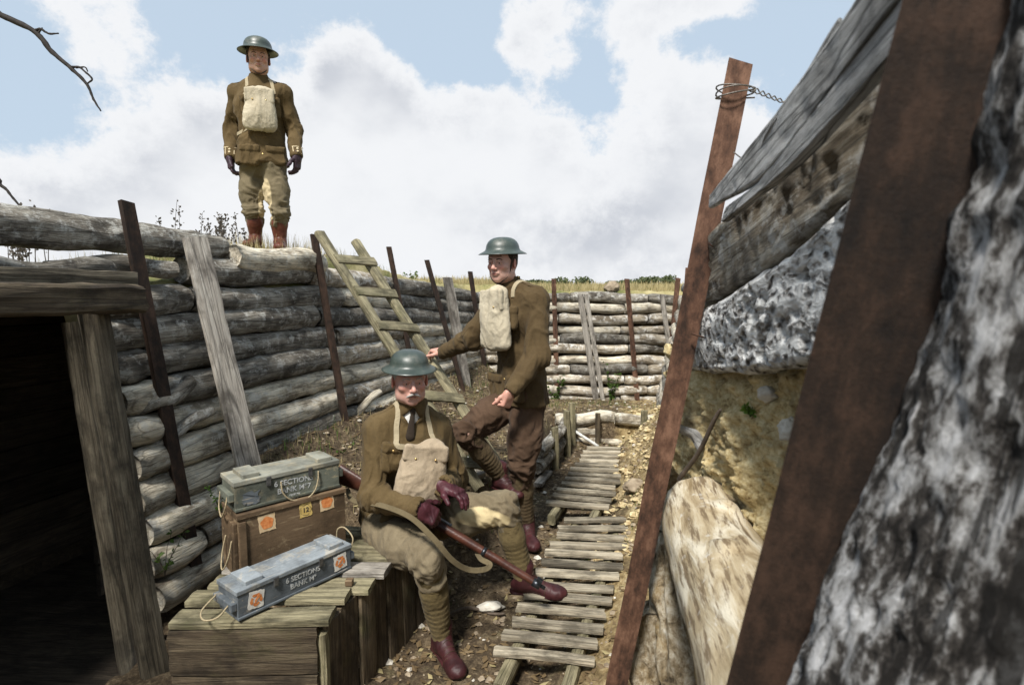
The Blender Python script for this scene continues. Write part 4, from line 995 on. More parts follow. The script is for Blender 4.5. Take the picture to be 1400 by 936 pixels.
# ------------------------------------------------------------------ distant shrubs and trees on the skyline
def bush(px, Yd, wd, h, label, seed, mat='bush', n=900, name='bush'):
    P = W(px, 392, Yd); P.z = gz(P.x, P.y); rg = random.Random(seed); t = thing(name, P, label, 'bush' if name == 'bush' else 'tree', 'shrubs along the skyline'); B = Matrix.Translation(P); V = []; F = []
    lobes = [(rg.uniform(-.5, .5)*wd, rg.uniform(-.3, .3)*wd, rg.uniform(.35, .75)*h, rg.uniform(.2, .38)) for _ in range(9)]
    for j in range(n):
        lx_, ly_, lz_, lr = rg.choice(lobes); d = Vector((rg.gauss(0, 1), rg.gauss(0, 1), rg.gauss(0, 1))).normalized()*rg.uniform(.55, 1.05)
        p = Vector((lx_+d.x*lr*wd, ly_+d.y*lr*wd, max(.02, lz_+d.z*lr*h))); sz = wd*.05*rg.uniform(.6, 1.5)
        a = Vector((rg.uniform(-1, 1), rg.uniform(-1, 1), rg.uniform(-1, 1))).normalized(); b = a.orthogonal().normalized()
        o = len(V); V += [tuple(p-a*sz), tuple(p-b*sz*.6), tuple(p+a*sz), tuple(p+b*sz*.6)]; F.append((o, o+1, o+2, o+3))
    mk('crown', V, F, M[mat], t, B, smooth=False)
    SV = []; SF = []
    for s in range(5):
        o = len(SV); tx, ty = lobes[s][0], lobes[s][1]
        for (q, w_) in ((0, .03), (1, .012)):
            for k in range(4): SV.append((tx*q+w_*wd*math.cos(k*1.57)*.5, ty*q+w_*wd*math.sin(k*1.57)*.5, lobes[s][2]*q))
        for k in range(4): SF.append((o+k, o+(k+1) % 4, o+4+(k+1) % 4, o+4+k))
    mk('stems', SV, SF, M['twig'], t, B)
for i, (px, Yd, wd, h, lb) in enumerate([(779, 26, 1.3, .5, 'dark green bush on the skyline left of the boulder'), (872, 34, 1.6, .62, 'bush on the skyline between boulder and corner post'), (905, 34, 1.5, .75, 'taller bush on the skyline near the right end of the far wall'),
                                    (850, 40, 1.6, .5, 'low bush just right of the boulder'), (750, 50, 3.5, .6, 'long low bush on the skyline by the standing man\'s shoulder'), (620, 45, 2.6, .5, 'low bush on the skyline left of the standing man'), (560, 50, 2.5, .55, 'low bush on the skyline behind the ladder')]):
    bush(px, Yd, wd, h, lb, i+40)

# ------------------------------------------------------------------ bare tree whose branch reaches in from the left
bt = thing('bare_tree', Vector((-4.3, 3.2, 1.5)), 'bare dark tree outside the left edge whose thin branch reaches into the sky', 'tree')
tube('trunk', spline([(-4.3, 3.2, 1.3), (-4.25, 3.2, 2.2), (-4.15, 3.2, 3.0), (-4.0, 3.2, 3.9)], 6), list(np.linspace(.07, .03, 19)), M['twig_d'], bt, seg=10, jitter=.08)
Yb = 3.2
def br(name, pts, r0, r1):
    P = spline(pts, 5); return tube(name, P, list(np.linspace(r0, r1, len(P))), M['twig_d'], bt, seg=7, jitter=.22)
br('branch', [Vector((-4.12, 3.2, 3.15)), W(-60, -10, Yb), W(0, 20, Yb), W(48, 44, Yb), W(72, 72, Yb), W(100, 96, Yb), W(119, 116, Yb), W(128, 136, Yb), W(138, 152, Yb)], .02, .004)
br('twig', [W(46, 43, Yb), W(56, 40, Yb), W(66, 46, Yb), W(80, 46, Yb)], .008, .004)
br('twig', [W(52, 46, Yb), W(58, 38, Yb)], .006, .003)
br('twig', [W(94, 92, Yb), W(108, 92, Yb), W(116, 98, Yb), W(126, 108, Yb), W(120, 114, Yb)], .007, .004)
br('twig', [W(104, 93, Yb), W(116, 92, Yb), W(120, 98, Yb)], .004, .003)
br('branch', [Vector((-4.24, 3.2, 2.3)), W(-40, 236, Yb), W(2, 254, Yb), W(18, 271, Yb), W(36, 292, Yb)], .012, .004)
scatter('dry_grass', 900, (-2.5, -1.55, 4.0, 5.0), blade(.05, .16, .004), 'straw', 'tufts of dry grass round the standing man\'s boots', 31, filt=lambda x, y, z, rg: xl(y)-x > .1)
weed('weed', Vector((-.25, 4.3, .3)), .16, 100, 'low green plant on the earth step behind the seated man', size=.03, spread=.2, stems=12, seed=44)
weed('weed', Vector((.1, 5.9, .2)), .16, 90, 'low green plant at the foot of the far wall left of the creeper', size=.035, spread=.25, stems=12, seed=45)
scatter('dry_grass', 2600, (-1.6, 1.8, 3.2, 7.3), blade(.02, .075, .004), 'straw', 'short straw coloured grass on the earth step and under the far wall', 51, filt=lambda x, y, z, rg: z > .16 and z < .75 and x > xl(y)+.2 and x < xr(y)-.6 and fbm(np.array([[x*2, y*2, 9]]), 2)[0] > -.1)
scatter('grass', 1800, (-1.6, 1.8, 3.2, 7.3), blade(.02, .08, .005), 'leaf', 'short green grass on the earth step and under the far wall', 52, filt=lambda x, y, z, rg: z > .16 and z < .75 and x > xl(y)+.2 and x < xr(y)-.6 and fbm(np.array([[x*2.4, y*2.4, 19]]), 2)[0] > .05)

# ------------------------------------------------------------------ sculpting with distance fields (people, cloth, leather)
class SDF:
    def __init__(s, lo, hi, res):
        s.lo = np.array(lo, float); s.res = res; s.n = np.ceil((np.array(hi)-s.lo)/res).astype(int)+1; s.g = np.full(s.n, .3, np.float32)
        s.ax = [s.lo[i]+np.arange(s.n[i])*res for i in range(3)]
    def win(s, lo, hi):
        a = np.clip(np.floor((lo-s.lo)/s.res).astype(int), 0, s.n); b = np.clip(np.ceil((hi-s.lo)/s.res).astype(int)+1, 0, s.n)
        sl_ = tuple(slice(int(x), int(y)) for x, y in zip(a, b)); X_, Y_, Z_ = np.meshgrid(s.ax[0][sl_[0]], s.ax[1][sl_[1]], s.ax[2][sl_[2]], indexing='ij')
        return sl_, np.stack([X_, Y_, Z_], -1)
    def put(s, sl_, d, k, op):
        g = s.g[sl_]
        if g.size == 0: return
        if op == '+': h = np.maximum(k-np.abs(g-d), 0)/k; s.g[sl_] = np.minimum(g, d)-h*h*k*.25
        else: d = -d; h = np.maximum(k-np.abs(g-d), 0)/k; s.g[sl_] = np.maximum(g, d)+h*h*k*.25
    def cone(s, a, b, ra, rb, k=.02, flat=None, fs=1, op='+', fn=None):
        a = np.array(a, float); b = np.array(b, float); m = max(ra, rb)+k+.03
        sl_, P = s.win(np.minimum(a, b)-m, np.maximum(a, b)+m)
        ab = b-a; t = np.clip(((P-a)@ab)/(ab@ab), 0, 1); q = P-(a+t[..., None]*ab); sc = 1
        if flat is not None:
            f = np.array(flat, float); f /= np.linalg.norm(f); q = q+((q@f)*(1/fs-1))[..., None]*f; sc = min(1, fs)**.5
        r = ra+(rb-ra)*t
        if fn is not None: r = r+fn(t, P)
        s.put(sl_, (np.linalg.norm(q, axis=-1)-r)*sc, k, op); return s
    def ell(s, c, A, r, k=.01, op='+'):
        c = np.array(c, float); A = np.array([tuple(v) for v in A], float); r = np.array(r, float); m = r.max()+k+.02
        sl_, P = s.win(c-m, c+m); q = (P-c)@A.T; k0 = np.linalg.norm(q/r, axis=-1); k1 = np.linalg.norm(q/(r*r), axis=-1)+1e-9
        s.put(sl_, k0*(k0-1)/k1, k, op); return s
    def box(s, c, A, h, r=.01, k=.01, op='+', fn=None):
        c = np.array(c, float); A = np.array([tuple(v) for v in A], float); h = np.array(h, float); m = np.linalg.norm(h)+k+.04
        sl_, P = s.win(c-m, c+m); q = (P-c)@A.T
        if fn is not None: q = fn(q)
        q = np.abs(q)-(h-r); d = np.linalg.norm(np.maximum(q, 0), axis=-1)+np.minimum(q.max(-1), 0)-r; s.put(sl_, d, k, op); return s
    def plane(s, c, nrm_, k=.004):
        """cut away everything on the side nrm_ points to"""
        P = np.stack(np.meshgrid(*s.ax, indexing='ij'), -1); d = (P-np.array(c))@np.array(tuple(Vector(nrm_).normalized())); s.put((slice(None),)*3, -d, k, '-'); return s
    def samp(s, p):
        q = (np.asarray(p)-s.lo)/s.res; q = np.clip(q, 0, s.n-1.001); i = q.astype(int); t = q-i; r = 0
        for a in (0, 1):
            for b in (0, 1):
                for c in (0, 1): r = r+s.g[i[..., 0]+a, i[..., 1]+b, i[..., 2]+c]*np.where(a, t[..., 0], 1-t[..., 0])*np.where(b, t[..., 1], 1-t[..., 1])*np.where(c, t[..., 2], 1-t[..., 2])
        return r
    def grad(s, p):
        e = s.res; p = np.asarray(p, float); g = np.stack([s.samp(p+e*np.eye(3)[i])-s.samp(p-e*np.eye(3)[i]) for i in range(3)], -1)
        return g/(np.linalg.norm(g, axis=-1, keepdims=True)+1e-9)
    def snap(s, p, off):
        p = np.array(p, float)
        for _ in range(8): p = p+s.grad(p)*(off-s.samp(p))[..., None]*.8
        return p
    def mesh(s):
        g = s.g; sg = g < 0
        c = np.zeros(np.array(g.shape)-1, np.int8)
        for a in (0, 1):
            for b in (0, 1):
                for d in (0, 1): c += sg[a:g.shape[0]-1+a, b:g.shape[1]-1+b, d:g.shape[2]-1+d]
        act = np.argwhere((c > 0) & (c < 8)); idx = np.full(c.shape, -1, np.int32); idx[tuple(act.T)] = np.arange(len(act))
        cs = np.array([(a, b, d) for a in (0, 1) for b in (0, 1) for d in (0, 1)]); vals = np.stack([g[tuple((act+o).T)] for o in cs], 1)
        acc_ = np.zeros((len(act), 3)); cnt = np.zeros(len(act))
        for i in range(8):
            for j in range(i+1, 8):
                if np.abs(cs[i]-cs[j]).sum() != 1: continue
                vi, vj = vals[:, i], vals[:, j]; m = (vi < 0) != (vj < 0); t = np.where(m, vi/(vi-vj+1e-12), 0)
                acc_ += np.where(m[:, None], cs[i]+t[:, None]*(cs[j]-cs[i]), 0); cnt += m
        V = (act+acc_/cnt[:, None])*s.res+s.lo; Fs = []
        for axn in range(3):
            u_, v_ = (axn+1) % 3, (axn+2) % 3
            a = np.moveaxis(sg, axn, 0); m = a[:-1] != a[1:]; m = np.moveaxis(m, 0, axn); e = np.argwhere(m)
            e = e[(e[:, u_] > 0) & (e[:, v_] > 0) & (e[:, u_] < g.shape[u_]-1) & (e[:, v_] < g.shape[v_]-1)]
            du = np.zeros(3, int); dv = np.zeros(3, int); du[u_] = 1; dv[v_] = 1
            f = np.stack([idx[tuple((e-du-dv).T)], idx[tuple((e-dv).T)], idx[tuple(e.T)], idx[tuple((e-du).T)]], 1)
            ins = sg[tuple(e.T)]; f[~ins] = f[~ins][:, ::-1]; Fs.append(f)
        return V, np.concatenate(Fs)
def vnorm(V, F):
    n = np.cross(V[F[:, 2]]-V[F[:, 0]], V[F[:, 3]]-V[F[:, 1]]); N_ = np.zeros_like(V)
    for i in range(4): np.add.at(N_, F[:, i], n)
    return N_/(np.linalg.norm(N_, axis=1, keepdims=True)+1e-12)
def smooth(V, F, it=1, lam=.5):
    for _ in range(it):
        S_ = np.zeros_like(V); c = np.zeros(len(V))
        for i in range(4):
            for j in (1, 3): np.add.at(S_, F[:, i], V[F[:, (i+j) % 4]]); np.add.at(c, F[:, i], 1)
        V = V+lam*(S_/np.maximum(c, 1)[:, None]-V)
    return V
def skinmesh(name, V, F, mat, parent, origin, col=None):
    o = mk(name, V-np.array(origin), F, mat, parent, Matrix.Translation(origin))
    if col is not None:
        at = o.data.color_attributes.new('Tint', 'FLOAT_COLOR', 'POINT'); at.data.foreach_set('color', np.concatenate([col, np.ones((len(col), 1))], 1).astype(np.float32).ravel())
    return o
def folds(P, amp, f=1.0, seed=0, st=(1, 1, .55)):
    q = P*np.array(st)*f; w_ = np.stack([fbm(q*5+seed, 2), fbm(q*5+seed+7, 2), fbm(q*5+seed+13, 2)], -1)*.09
    a = 1-np.abs(fbm((q+w_)*8+seed, 2))*2.6; b = 1-np.abs(fbm((q+w_*1.6)*17+seed+31, 2))*2.6
    return 1.9*(np.clip(a, -.6, 1)*.75+np.clip(b, -.6, 1)*.42+fbm(q*5+seed+3, 2)*.7-.2)*amp
def cloth(name, c1, c2, patch=None, weave=700, sheen=.03, bump=.35):
    m = MatB(name, .92); n = m.noise(6, 5, .6); f = m.noise(90, 5, .7); c = m.mix(m.ramp(n, [(.35, 0), (.65, 1)]), c1, c2)
    c = m.mix(m.ramp(f, [(.3, .35), (.7, 0)]), c, tuple(x*.6 for x in c1))
    if patch:
        a = m.n('ShaderNodeAttribute', attribute_name='Tint'); s_ = m.n('ShaderNodeSeparateColor'); m.l(a.outputs['Color'], s_.inputs[0]); c = m.mix(s_.outputs[0], c, patch)
    m.col(c); w_ = m.noise(weave, 2, .6); mid = m.noise(26, 4, .6, (1, 1, .5), dist=1.5); m.nor(m.bump(w_, bump, .0012, m.bump(f, .4, .003, m.bump(mid, .6, .006)))); m.b.inputs['Sheen Weight'].default_value = sheen; m.b.inputs['Specular IOR Level'].default_value = .15
    return m.m
M['wool'] = cloth('khaki wool serge', (.080, .054, .023), (.118, .082, .038))
M['wool2'] = cloth('brown khaki wool', (.068, .045, .021), (.1, .069, .033))
M['breech_l'] = cloth('fawn breeches cloth', (.14, .11, .068), (.205, .168, .108), (.55, .45, .26))
M['breech_b'] = cloth('dark brown breeches cloth', (.06, .036, .022), (.09, .055, .035))
M['breech_o'] = cloth('khaki breeches cloth', (.125, .10, .06), (.18, .148, .09), (.44, .36, .22))
M['puttee'] = cloth('puttee wool', (.095, .07, .03), (.14, .105, .05))
M['puttee_b'] = cloth('brown puttee wool', (.075, .052, .028), (.11, .08, .042))
M['canvas'] = cloth('pale canvas', (.40, .345, .245), (.53, .47, .35), weave=420, sheen=.05, bump=.6)
M['canvas_tan'] = cloth('tan canvas', (.30, .235, .16), (.42, .34, .24), weave=420, sheen=.05, bump=.6)
M['web'] = cloth('webbing strap', (.30, .25, .16), (.40, .34, .23), weave=380, sheen=.05)
M['shirt'] = cloth('white shirt cotton', (.62, .61, .58), (.75, .74, .71)); M['tie'] = cloth('dark tie', (.03, .022, .016), (.05, .038, .025))
def leather(name, a, b, rough=.52):
    m = MatB(name, rough); n = m.noise(14, 6, .65); f = m.noise(120, 4, .7); m.col(m.mix(m.ramp(n, [(.35, 0), (.65, 1)]), a, b)); m.b.inputs['Specular IOR Level'].default_value = .3
    m.nor(m.bump(n, .5, .006, m.bump(f, .25, .0012))); return m.m
M['oxblood'] = leather('oxblood leather', (.022, .007, .008), (.055, .015, .016)); M['tanleather'] = leather('red brown leather leggings', (.075, .022, .014), (.135, .042, .026), .42)
M['glove'] = leather('burgundy leather glove', (.03, .008, .011), (.07, .018, .024), .5); M['glove_d'] = leather('dark plum leather glove', (.025, .013, .02), (.055, .03, .042), .55)
M['holster'] = leather('reddish tan leather', (.15, .065, .045), (.27, .13, .09), .45); M['strap_d'] = leather('dark brown strap', (.03, .016, .01), (.06, .035, .022), .5)
def helm():
    m = MatB('green painted steel', .36); n = m.noise(9, 7, .7); f = m.noise(180, 4, .7); c = m.ramp(n, [(.35, (.022, .032, .027)), (.55, (.042, .056, .046)), (.66, (.09, .095, .08)), (.72, (.05, .06, .05))]); m.col(c)
    m.b.inputs['Specular IOR Level'].default_value = .6; m.l(m.ramp(n, [(.3, .30), (.7, .5)]), m.b.inputs['Roughness']); m.nor(m.bump(f, .25, .0012, m.bump(n, .15, .004))); return m.m
M['helmet'] = helm()
def skin():
    m = MatB('skin', .5); a = m.n('ShaderNodeAttribute', attribute_name='Tint'); n = m.noise(60, 5, .6); n2 = m.noise(14, 4, .6)
    c = m.mix(m.ramp(n2, [(.4, 0), (.7, .3)]), a.outputs['Color'], (.40, .13, .09)); c = m.mix(m.ramp(n, [(.3, .12), (.6, 0)]), c, (.16, .07, .05)); m.col(c)
    m.b.inputs['Subsurface Weight'].default_value = .15; m.b.inputs['Subsurface Radius'].default_value = (.012, .005, .003); m.b.inputs['Subsurface Scale'].default_value = .6
    m.b.inputs['Specular IOR Level'].default_value = .4; m.nor(m.bump(n, .2, .001)); return m.m
M['skin'] = skin()
M['hair'] = simple('dark hair', (.02, .013, .009), (.05, .034, .022), 160, bump=.6); M['hair_g'] = simple('grey hair', (.22, .2, .18), (.46, .43, .40), 200, bump=.6)
M['brass'] = simple('brass', (.4, .27, .1), (.6, .44, .2), 40, .35, metal=.9); M['eye_w'] = simple('eye white', (.32, .29, .27), (.38, .34, .32), 20, .3, bump=0); M['iris'] = simple('iris', (.02, .018, .016), (.04, .035, .03), 20, .15, bump=0)
M['braid'] = cloth('cuff braid', (.55, .45, .28), (.66, .56, .38)); M['stock'] = leather('oiled walnut', (.028, .010, .007), (.075, .026, .015), .4); M['steel'] = simple('blued steel', (.03, .035, .04), (.075, .08, .09), 60, .35, metal=.8)
M['sling'] = cloth('webbing sling', (.10, .078, .042), (.145, .115, .066))
def A3(v): return np.array(tuple(v), float)
def hand_sdf(sd_, wr, d, n, s, curl=(20, 25, 20), fr=.0, spread=.06, thumb=(.75, .55, .25), sc=1.0, infl=0.0, curls=None):
    """wr wrist, d toward the fingers, n where the palm faces, s toward the thumb side"""
    wr, d, n, s = Vector(wr), Vector(d).normalized(), Vector(n), Vector(s); n = (n-d*n.dot(d)).normalized(); s = (s-d*s.dot(d)-n*s.dot(n)).normalized()
    i_ = infl
    sd_.box(wr+d*.052*sc, (s, d, n), (.040*sc+i_, .048*sc+i_, .0135*sc+i_), r=.012*sc, k=.012)
    sd_.cone(wr-d*.03, wr+d*.03*sc, .027*sc+i_, .027*sc+i_, k=.02, flat=n, fs=.75)
    sd_.ell(wr+d*.03*sc+s*.026*sc+n*.008*sc, (s, d, n), (.018*sc+i_, .03*sc+i_, .015*sc+i_), k=.012)
    for i, (o, L_, r) in enumerate(((.029, .072, .0094), (.0095, .082, .0096), (-.0105, .076, .0092), (-.029, .060, .0082))):
        p = wr+d*(.092-abs(i-1.2)*.004)*sc+s*o*sc; dr = (d+s*(o*2*spread/.06*.6)).normalized(); cc = (curls or [curl]*4)[i]
        for j, (f_, c_) in enumerate(zip((.46, .30, .24), cc)):
            dr = dr.copy(); dr.rotate(Matrix.Rotation(math.radians(-c_), 3, n.cross(dr).normalized()) if False else Matrix.Rotation(math.radians(c_), 3, dr.cross(n).normalized()))
            q = p+dr*L_*f_*sc; sd_.cone(p, q, (r-j*.0007)*sc+i_, (r-.0006-j*.0008)*sc+i_, k=.0035); p = q
    t0 = wr+d*.022*sc+s*.026*sc+n*.006*sc; td = (s*thumb[0]+d*thumb[1]+n*thumb[2]).normalized(); t1 = t0+td*.04*sc; td2 = (td*.65+d*.6+n*.12).normalized(); t2 = t1+td2*.032*sc; t3 = t2+(td2+n*.25).normalized()*.022*sc
    for a, b, r1, r2 in ((t0, t1, .014, .0115), (t1, t2, .0115, .010), (t2, t3, .010, .0085)): sd_.cone(a, b, r1*sc+i_, r2*sc+i_, k=.006)
def ribbon(name, pts, wd, th, mat, parent, origin, field=None, off=.004, side=None, n=10, taper=None):
    P = np.array([tuple(p) for p in spline(pts, n)])
    if field is not None: P = field.snap(P, off)
    k = len(P); T = np.gradient(P, axis=0); T /= np.linalg.norm(T, axis=1, keepdims=True)+1e-9
    if field is not None:
        N_ = field.grad(P)
        for _ in range(3): N_[1:-1] = (N_[:-2]+N_[1:-1]*2+N_[2:])/4
    else: N_ = np.tile(A3(side), (k, 1))
    N_ = N_-T*(N_*T).sum(1)[:, None]; N_ /= np.linalg.norm(N_, axis=1, keepdims=True)+1e-9; S_ = np.cross(T, N_); w_ = wd/2*(np.ones(k) if taper is None else np.interp(np.linspace(0, 1, k), np.linspace(0, 1, len(taper)), taper))[:, None]
    V = np.stack([P-S_*w_-N_*th/2, P-S_*w_*.9+N_*th/2, P+S_*w_*.9+N_*th/2, P+S_*w_-N_*th/2], 1).reshape(-1, 3); F = grid_faces(k, 4)+[(0, 1, 2, 3), (4*k-1, 4*k-2, 4*k-3, 4*k-4)]
    return mk(name, V-A3(origin), F, mat, parent, Matrix.Translation(origin), smooth=False)
def fr_(F, U=Vector((0, 0, 1))):
    F = Vector(F).normalized(); Lf = U.cross(F)*1.0; Lf.normalize(); U2 = F.cross(Lf).normalized(); return F, Lf, U2
    # (F, L, U): forward, wearer's left, up
def head(P, sp_, body_cols):
    """adds the head at fine resolution; returns mesh arrays and tints"""
    H = Vector(sp_['H']); F_, L_, U_ = fr_(sp_['HF'], sp_.get('HU', Vector((0, 0, 1)))); A = (F_, L_, U_); s = SDF(A3(H)-.17, A3(H)+.17, .0028 if sp_.get('fine') else .0034)
    c = lambda f, l, u: H+F_*f+L_*l+U_*u
    s.ell(c(-.012, 0, .030), A, (.100, .078, .095), .01); s.ell(c(.018, 0, -.042), A, (.074, .060, .078), .03)
    s.ell(c(.034, 0, -.086), A, (.050, .048, .032), .025); s.ell(c(.070, 0, -.104), A, (.018, .022, .016), .018)
    for q in (-1, 1):
        s.ell(c(.062, q*.043, -.032), A, (.022, .020, .018), .02); s.ell(c(.012, q*.056, -.075), A, (.03, .012, .028), .03)
        s.ell(c(.097, q*.031, -.006), A, (.016, .017, .0115), .014, '-')
    s.cone(c(.084, -.034, .016), c(.084, .034, .016), .0095, .0095, .016); s.cone(c(.088, 0, .004), c(.112, 0, -.036), .0075, .0105, .010); s.ell(c(.111, 0, -.040), A, (.0115, .0105, .0095), .007)
    for q in (-1, 1):
        s.ell(c(.102, q*.0125, -.042), A, (.010, .0075, .0075), .006); s.ell(c(.079, q*.031, -.007), A, (.0135, .0165, .0115), .003)
        s.cone(c(.090, q*.018, .001), c(.084, q*.045, -.001), .0042, .0036, .005)
        s.ell(c(.106, q*.0065, -.0485), A, (.004, .003, .003), .003, '-')
        s.ell(c(-.004, q*.080, -.018), (F_, (L_*q+F_*-.25).normalized(), U_), (.019, .0075, .031), .006); s.ell(c(.002, q*.087, -.015), A, (.009, .005, .018), .004, '-')
    s.ell(c(.086, 0, -.066), A, (.014, .026, .012), .012); s.ell(c(.0965, 0, -.0655), A, (.007, .021, .0045), .004); s.ell(c(.094, 0, -.0755), A, (.0075, .018, .0055), .004)
    s.cone(c(.104, -.019, -.0705), c(.104, .019, -.0705), .0022, .0022, .003, op='-')
    for q in (-1, 1): s.cone(c(.094, q*.020, -.048), c(.082, q*.034, -.072), .0022, .002, .006, op='-')
    nb = Vector(sp_['neck']); s.cone(c(-.022, 0, -.055), nb, .052, .057, .03); V, Fc = s.mesh(); V = smooth(V, Fc, 1, .4)
    q = (V-A3(H))@np.array([tuple(F_), tuple(L_), tuple(U_)]).T; f, l, u_ = q[:, 0], q[:, 1], q[:, 2]
    base = np.array(sp_.get('skin', (.46, .28, .21))); col = np.tile(base, (len(V), 1))
    def mixc(m, cc):
        nonlocal col; m = np.clip(m, 0, 1)[:, None]; col = col*(1-m)+np.array(cc)*m
    gs = lambda cf, cl, cu, rf, rl, ru: np.exp(-(((f-cf)/rf)**2+((np.abs(l)-cl)/rl)**2+((u_-cu)/ru)**2))
    mixc(gs(.09, .040, -.035, .05, .02, .018)*.5, (.52, .17, .12)); mixc(gs(.112, 0, -.04, .02, .013, .013)*.45, (.5, .16, .12)); mixc(gs(0, .085, -.015, .03, .02, .035)*.6, (.5, .16, .12))
    mixc((gs(.10, 0, -.0705, .02, .019, .0075) > .45)*.7, (.30, .085, .075)); mixc((gs(.104, 0, -.0705, .03, .022, .0022) > .5)*.6, (.08, .02, .02))
    mixc(gs(.085, 0, -.085, .05, .05, .022)*.22, (.22, .15, .12)); mixc((gs(.085, .032, -.004, .03, .020, .010) > .5)*.25, (.22, .09, .07))
    return V, Fc, col, c, A
def person(nm, sp_):
    g = sp_; O = Vector(g['origin']); Ft, Lt, Ut = fr_(g['F'], (Vector(g['chest'])-Vector(g['pel'])).normalized()); Fh = Vector(g['F']).normalized(); J = {k: Vector(v) for k, v in g.items() if k in
        ('pel', 'chest', 'neck', 'shl', 'shr', 'ell', 'elr', 'wrl', 'wrr', 'hil', 'hir', 'knl', 'knr', 'anl', 'anr')}
    allp = np.array([tuple(v) for v in J.values()]+[tuple(O)]); lo, hi = allp.min(0)-.30, allp.max(0)+.30; tp = np.array([tuple(J[k]) for k in ('pel', 'chest', 'neck', 'shl', 'shr', 'ell', 'elr', 'wrl', 'wrr')])
    # ---- body: head, neck, trunk, limbs, hands joined into one mesh
    b = SDF(lo, hi, .009); tor = (J['shl']+J['shr'])/2
    b.cone(J['pel'], J['chest'], .10, .11, .03, Ft, .7); b.cone(J['chest'], tor, .11, .07, .03, Ft, .7); b.cone(tor, J['neck']+(J['neck']-tor)*.2, .05, .050, .03); b.cone(J['shl'], J['shr'], .04, .04, .03)
    for s in 'lr':
        b.cone(J['sh'+s], J['el'+s], .042, .034, .02); b.cone(J['el'+s], J['wr'+s], .034, .024, .02); b.cone(J['hi'+s], J['kn'+s], .07, .048, .03); b.cone(J['kn'+s], J['an'+s], .045, .032, .03); b.cone(J['hi'+s], J['pel'], .08, .08, .03)
    Vb, Fb = b.mesh(); cb_ = np.tile(np.array(g.get('skin', (.46, .28, .21))), (len(Vb), 1)); Vh, Fh_, ch, hc, HA = head(None, g, None); parts = [(Vb, Fb, cb_), (Vh, Fh_, ch)]
    hands = {}
    for s in 'lr':
        hd = g['hand'+s]; w_ = J['wr'+s]; res = .0036; h1 = SDF(A3(w_)-.20, A3(w_)+.20, res); hand_sdf(h1, w_, infl=(-.0015 if hd.get('glove') else 0), **{k: v for k, v in hd.items() if k != 'glove'}); v, f = h1.mesh(); v = smooth(v, f, 1, .4)
        parts.append((v, f, np.tile(np.array(g.get('skin', (.46, .28, .21)))*np.array([1, .9, .88]), (len(v), 1))))
        if hd.get('glove'):
            h2_ = SDF(A3(w_)-.20, A3(w_)+.20, res); hand_sdf(h2_, w_, infl=.0018, **{k: v for k, v in hd.items() if k != 'glove'}); dd = Vector(hd['d']).normalized(); h2_.cone(w_-dd*.035, w_+dd*.02, .036, .03, .02); h2_.plane(w_-dd*.03, -dd)
            v, f = h2_.mesh(); v = smooth(v, f, 1, .4); v = v+vnorm(v, f)*folds(v, .0016, 3, 4)[:, None]; hands[s] = (v, f, hd['glove'])
    off = 0; VV = []; FF = []; CC = []
    for v, f, c_ in parts: VV.append(v); FF.append(f+off); CC.append(c_); off += len(v)
    root = skinmesh('person', np.concatenate(VV), np.concatenate(FF), M['skin'], None, O, np.concatenate(CC)); props(root, g['label'], 'person'); PW[root.name] = Matrix.Translation(O)
    for s, (v, f, mt) in hands.items(): skinmesh('glove', v, f, M[mt], root, O)
    # ---- eyes, brows, hair, helmet
    F_, L_, U_ = HA
    for q in (-1, 1):
        for nm_, rr, cc, mt in (('eye', .0118, hc(.0800, q*.031, -.0080), 'eye_w'), ('iris', .0062, hc(.0868, q*.0305, -.0085), 'iris')):
            v, f = lathe([(rr*math.sin(a), rr*math.cos(a)) for a in np.linspace(0.01, math.pi-.01, 10)], 14); e_ = mk(nm_, [tuple(x) for x in v], [x[::-1] for x in f], M[mt], root if nm_ == 'eye' else last, Matrix.Translation(cc))
            if nm_ == 'eye': last = e_
        tube('eyebrow', spline([hc(.094, q*.014, .010), hc(.095, q*.030, .015), hc(.084, q*.046, .010)], 5), [.0028]*11, M[g['hair']], root, seg=6, jitter=.2)
    hs = SDF(A3(g['H'])-.15, A3(g['H'])+.15, .004); hs.ell(hc(-.012, 0, .028), HA, (.1035, .0815, .097), .01); hs.cone(hc(-.045, 0, -.03), hc(-.05, 0, -.06), .06, .048, .03); hs.plane(hc(.035, 0, 0), F_*1.0+U_*-.35); hs.plane(hc(-.05, 0, -.062), -U_+F_*.9)
    v, f = hs.mesh(); v = smooth(v, f, 1); v = v+vnorm(v, f)*(fbm(v*170, 2)*.0016)[:, None]; skinmesh('hair', v, f, M[g['hair']], root, O)
    if g.get('moustache'):
        for q in (-1, 1): tube('moustache', spline([hc(.107, q*.001, -.0575), hc(.107, q*.014, -.060), hc(.099, q*.027, -.068), hc(.092, q*.033, -.073)], 5), list(np.interp(np.linspace(0, 1, 16), [0, .3, 1], [.0052, .0062, .0018])), M['hair_g'], root, seg=8, jitter=.12)
    hp = g.get('helm', 1.0); tl = g.get('htilt', Vector((0, 0, 0))); HU_ = (U_+tl).normalized(); HF_ = (F_-HU_*F_.dot(HU_)).normalized(); HL_ = HU_.cross(HF_)
    prof = [(.1455, -.010), (.149, -.008), (.1485, -.0055), (.140, .001), (.124, .010), (.112, .018), (.1055, .030), (.1035, .045), (.099, .062), (.090, .080), (.075, .096), (.055, .107), (.03, .113), (.0004, .1145)]
    inn = [(r-.0015 if r > .003 else .0003, z-.003) for r, z in reversed(prof[3:])]+[(.144, -.009)]; v, f = lathe([(r*hp, z*hp*.84) for r, z in prof+inn], 56, 1.08, .94)
    HM = Matrix.Identity(4); hcn = hc(-.006, 0, g.get('hup', .047))
